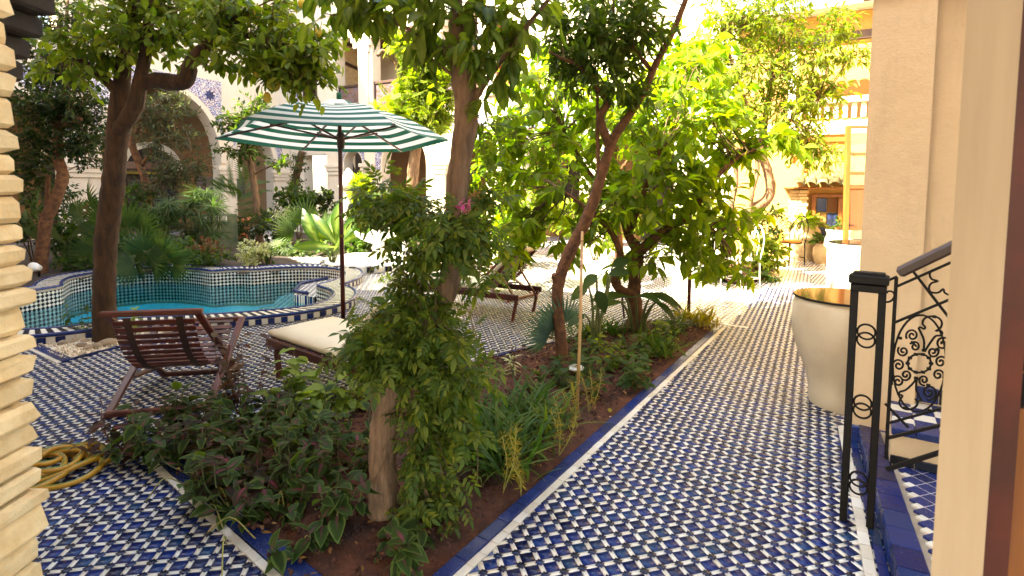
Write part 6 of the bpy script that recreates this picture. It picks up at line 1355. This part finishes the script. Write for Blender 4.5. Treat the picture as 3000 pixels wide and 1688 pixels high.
CL = [(360, 1130, 'bronze coleus at the far corner of the bed, beside the yellow hose'), (420, 1180, 'coleus spilling over the middle of the short blue edging'), (410, 1110, 'coleus just inside the bed corner, below the deck chair foot'), (470, 1140, 'bronze coleus one step inside the bed corner'), (480, 1210, 'coleus leaning over the cream edging strip'), (540, 1110, 'coleus in front of the deck chair foot bar'),
 (540, 1180, 'bronze coleus under the arching pale runner'), (560, 1260, 'coleus pressed against the short blue edging tiles'), (600, 1140, 'coleus at the foot of the bronze sapling'), (620, 1210, 'bronze coleus halfway between sapling and blue edging'), (640, 1300, 'coleus hanging toward the lower blue edging'), (660, 1150, 'coleus between the bronze sapling and the lime plants'), (690, 1230, 'bronze coleus on open soil before the trunk foot'),
 (500, 1270, 'coleus sticking out over the cream strip toward the tiles'), (720, 1110, 'coleus just in front of the brightest lime coleus'), (690, 1080, 'bronze coleus tucked behind the lime coleus'), (600, 1080, 'coleus directly behind the bronze sapling stem'), (760, 1170, 'coleus closest to the vine clad trunk'), (450, 1090, 'bronze coleus under the deck chair foot bar'), (530, 1075, 'coleus along the back edging behind the sapling'),
 (380, 1160, 'coleus at the outer corner where the cream strips meet'), (590, 1310, 'bronze coleus lowest along the short blue edging'), (770, 1240, 'coleus on the bare red soil near the cut trunk'), (840, 1150, 'green coleus right behind the cut trunk'), (880, 1220, 'coleus touching the cut trunk foot'), (720, 1170, 'coleus in the middle of the bed among pale runners'), (800, 1110, 'coleus between the lime coleus and the trunk'), (700, 1300, 'coleus overhanging the bed tip edging')]
for k, (x, y, lb_) in enumerate(CL):
    dk = lb_.startswith('bronze'); stalk_plant(lb_, x, y, random.uniform(.14, .28), 38, .085, 'l_coleus2' if dk else 'l_coleus', 'coleus', 'dark_coleus' if dk else 'coleus', branches=6, spread=.19, group='coleus plants', cat='coleus')
for lb_, x, y, h, sp in (('coleus with large pink veined leaves near the cut trunk', 850, 1330, .2, .16), ('young coleus with bright toothed leaves at the bed tip', 1000, 1445, .12, .08), ('coleus sprawling toward the trunk foot', 790, 1270, .2, .16), ('coleus at the very tip of the bed', 760, 1400, .14, .14), ('toothed coleus sprig just right of the trunk foot', 1020, 1400, .1, .07)): stalk_plant(lb_, x, y, h, 26, .10, 'l_coleus', 'coleus', 'coleus', branches=4, spread=sp, cat='coleus')
for lb_, x, y, h in (('lime green coleus, brightest plant beside the cream lounger', 745, 1040, .42), ('lime coleus in front of the lounger end', 800, 1060, .30), ('lime coleus close to the vine', 870, 1060, .26), ('lime coleus low on the tiles side', 700, 1050, .22)): stalk_plant(lb_, x, y, h, 34, .13, 'l_lime', 'coleus', 'lime_coleus', branches=4, spread=.14, cat='coleus')
stalk_plant('tall bronze leaved sapling standing before the lounger', 612, 1070, .74, 90, .085, 'l_purple', 'ovate', 'bronze_sapling', branches=7, spread=.2, stem='bark3', singles=90)
stalk_plant('low bronze sprawling plant over the corner of the blue edging', 320, 1150, .2, 60, .07, 'l_purple', 'ovate', 'bronze_plant', branches=9, spread=.28, stem='bark3', singles=60)
def strap(label, x, y, h, n, ll, lm, tpl, name, sp=.07, singles=60, group=None, up=1.2):
    b = zb(G(x, y)); t = thing(name, label, 'grass', b, group); pos = np.array(b)[None] + rng.normal(0, sp, (n, 3)) * np.array([1, 1, 0]); d = rng.normal(0, .55, (n, 3)); d[:, 2] = up
    place(t, 'blade', 'blades', TPL[tpl], leafm(pos, d, ll * rng.uniform(.55, 1.1, n), .2), ll, M[lm], singles); return t
for k, (x, y, lb_) in enumerate(((1200, 1165, 'strap leaved clump touching the jasmine'), (1255, 1205, 'strap leaved clump nearest the blue path edging'), (1320, 1170, 'strap leaved clump behind the yellow stalks'), (1285, 1100, 'strap leaved clump in the middle of its drift'), (1370, 1100, 'strap leaved clump beside the bamboo cane'), (1215, 1090, 'strap leaved clump behind the jasmine edge'), (1240, 1150, 'strap leaved clump second from the jasmine'), (1340, 1060, 'strap leaved clump farthest back, before the garden light'))): strap(lb_, x, y, .4, 60, .33, 'l_strap', 'strap2', 'strap_plant', .07, 60, 'strap leaved clumps')
for k, (x, y, lb_) in enumerate(((1265, 1255, 'front'), (1310, 1262, 'second'), (1405, 1160, 'tallest'), (1440, 1085, 'upright'), (1480, 1050, 'leaning'))):
    b = zb(G(x, y)); hh = random.uniform(.28, .42); t = thing('yellow_weed', ['yellowing feathery stalk nearest the blue edging', 'yellowing feathery stalk leaning to the path', 'tallest yellowing feathery stalk by the bamboo cane', 'yellowing stalk rising just behind the bamboo cane', 'short yellowing stalk right of the bamboo cane'][k], 'plant', b, 'yellowing stalks'); mb = MB(); C = []
    for q in range(3):
        e = b + Vector((random.uniform(-.1, .1), random.uniform(-.1, .1), hh * random.uniform(.7, 1))); c = crom([b, (b + e) / 2 + Vector((.02, 0, 0)), e], 6); mb.tube(c, .0025, 4); C += c[3:]
    mb.build('stems', [M['yellow_stem']], t); pos = np.repeat(np.array(C), 6, 0); d = unit(len(pos)) + np.array([0, 0, .5]); place(t, 'leaf', 'leaves', TPL['needle'], leafm(pos, d, .045 * rng.uniform(.6, 1.2, len(pos)), .5), .045, M['l_gold'], 40)
gc = [(1500, 960, 'l_shrub', 'low green plant right of the garden light'), (1540, 930, 'l_sun', 'low yellowish plant in front of the monstera'), (1590, 950, 'l_shrub', 'low green plant half way along the path edging'), (1630, 920, 'l_coleus', 'low purplish plant leaning over the path edging'), (1560, 990, 'l_shrub', 'low green plant closest to the path edging'), (1480, 1000, 'l_shrub', 'low green plant just behind the bamboo cane foot'), (1520, 890, 'l_sun', 'low yellowish plant at the foot of the monstera'), (1580, 890, 'l_shrub', 'low green plant before the forked trunk foot'), (1450, 900, 'l_shrub', 'low green plant beside the leaning trunk foot'), (1670, 890, 'l_sun', 'low yellowish plant by the fine grass'), (1640, 870, 'l_shrub', 'low green plant under the philodendron tips'), (1700, 860, 'l_shrub', 'low green plant next to the wooden post foot'), (1470, 940, 'l_shrub', 'low green plant touching the garden light'), (1610, 985, 'l_coleus', 'low purplish plant nearest the viewer by the edging'), (1430, 990, 'l_shrub', 'low green plant left of the garden light'), (1380, 960, 'l_shrub', 'low green plant before the leaning trunk'), (1340, 1000, 'l_coleus', 'low purplish plant behind the strap leaves')]
for k, (x, y, lm, lb_) in enumerate(gc): stalk_plant(lb_, x, y, random.uniform(.12, .28), 34, .10, lm, 'ovate', 'ground_plant', branches=5, spread=.17, group='low leafy plants', singles=34)
for k, (x, y, lm, lb_) in enumerate(((1640, 890, 'l_strap', 'fine green grass tuft between two low plants by the edging'), (1665, 905, 'l_strap', 'fine green grass tuft nearest the path edging'), (1720, 815, 'l_gold', 'yellowed grass tuft touching the wooden post'), (1755, 820, 'l_gold', 'yellowed grass tuft in the middle of the bed end'), (1690, 845, 'l_strap', 'fine green grass tuft under the philodendron'), (1780, 828, 'l_gold', 'yellowed grass tuft at the very corner of the bed'), (1540, 850, 'l_strap', 'fine green grass tuft behind the monstera'), (1470, 860, 'l_strap', 'fine green grass tuft behind the leaning trunk'))): strap(lb_, x, y, .3, 70, .26, lm, 'blade', 'grass_tuft', .07, 0, 'grass tufts')
big_leaf('philodendron', 'philodendron with dark arching leaves at the foot of the forked trunk', zb(G(1600, 850)), [(1640, 740, 5.2, 1, -.1, -.2), (1650, 760, 5.2, .9, -.5, -.2), (1560, 760, 5.2, -.6, .1, -.3), (1600, 745, 5.2, .3, .2, -.5), (1660, 750, 5.3, 1, -.35, 0), (1570, 745, 5.3, -.9, .1, 0)], .33, 'l_shrub', 'banana', (0, -.5, 1))
big_leaf('monstera', 'monstera with broad dark leaves on long stalks beside the bamboo cane', zb(G(1505, 890)), [(1500, 690, 5.0, -.5, -.3, -.4), (1530, 690, 5.0, .9, .3, -.2), (1500, 730, 4.9, .3, -.6, -.4), (1480, 720, 5.0, -.8, -.4, -.2), (1540, 670, 5.1, .9, .5, 0), (1470, 790, 4.9, -.6, -.2, -.3)], .20, 'l_shrub', 'broad', (0, -.6, 1))
stalk_plant('leafy dark shoot at the base of the leaning trunk', 1390, 860, .5, 60, .09, 'l_lance', 'lance', 'leafy_shoot', branches=5, spread=.16, singles=40)
stalk_plant('leafy weed growing in the gravel against the pool plinth', 205, 850, .35, 50, .09, 'l_shrub', 'ovate', 'gravel_weed', branches=5, spread=.16, singles=30)
stalk_plant('small green plant between thick trunk and deck chair', 340, 850, .32, 30, .10, 'l_lime', 'ovate', 'pool_plant', branches=3, spread=.16, singles=30)
stalk_plant('white edged sprig in the bed behind the strap leaves', 1300, 960, .22, 30, .08, 'l_varieg', 'lance', 'pale_sprig', branches=4, spread=.12, singles=30)
mb = MB()
for k in range(14):
    a = zb(G(random.uniform(450, 950), random.uniform(1150, 1400))); b = a + Vector((random.uniform(-.25, .25), random.uniform(-.2, .2), 0)); mb.tube(crom([a, (a + b) / 2 + Vector((0, 0, random.uniform(.03, .16))), b], 6), .003, 5)
a, b = zb(G(600, 1180)), zb(G(480, 1170)); mb.tube(crom([a, D(575, 1120, 2.75), D(540, 1105, 2.75), D(505, 1140, 2.8), D(490, 1180, 2.75)], 6), .0035, 5)
tag(mb.build('runner_stems', [M['yellow_stem']]), 'tangle of pale bare runners over the front bed', 'runners', kind='stuff')
# litter on the soil
n = 800; lx, ly = rng.uniform(-2.2, 2.4, 4000), rng.uniform(1.7, 6, 4000); kk = inside(ins(bedp, .1), lx, ly); lx, ly = lx[kk][:n], ly[kk][:n]
V, F, A = inst(TPL['ovate'], leafm(np.stack([lx, ly, np.full(len(lx), .068)], 1), np.stack([rng.normal(0, 1, len(lx)), rng.normal(0, 1, len(lx)), rng.normal(0, .2, len(lx))], 1), .035 * rng.uniform(.4, 1.3, len(lx)), .5)); tag(obj('leaf_litter', mesh('leaf_litter', V, F, M['l_dry'], attrs={'mid': A})), 'dry leaf litter on the red soil', 'litter', kind='stuff')
n = 3600; lx, ly = rng.uniform(-2.2, 2.4, 12000), rng.uniform(1.7, 6, 12000); kk = inside(ins(bedp, .08), lx, ly); lx, ly = lx[kk][:n], ly[kk][:n]
V, F, A = inst(ico, leafm(np.stack([lx, ly, np.full(len(lx), .056)], 1), unit(len(lx)), rng.uniform(.003, .016, len(lx)) ** 1.0, 1)); tag(obj('soil_clods', mesh('soil_clods', V, F, M['soil'], attrs={'mid': A})), 'small clods of red soil in the bed', 'soil', kind='stuff')
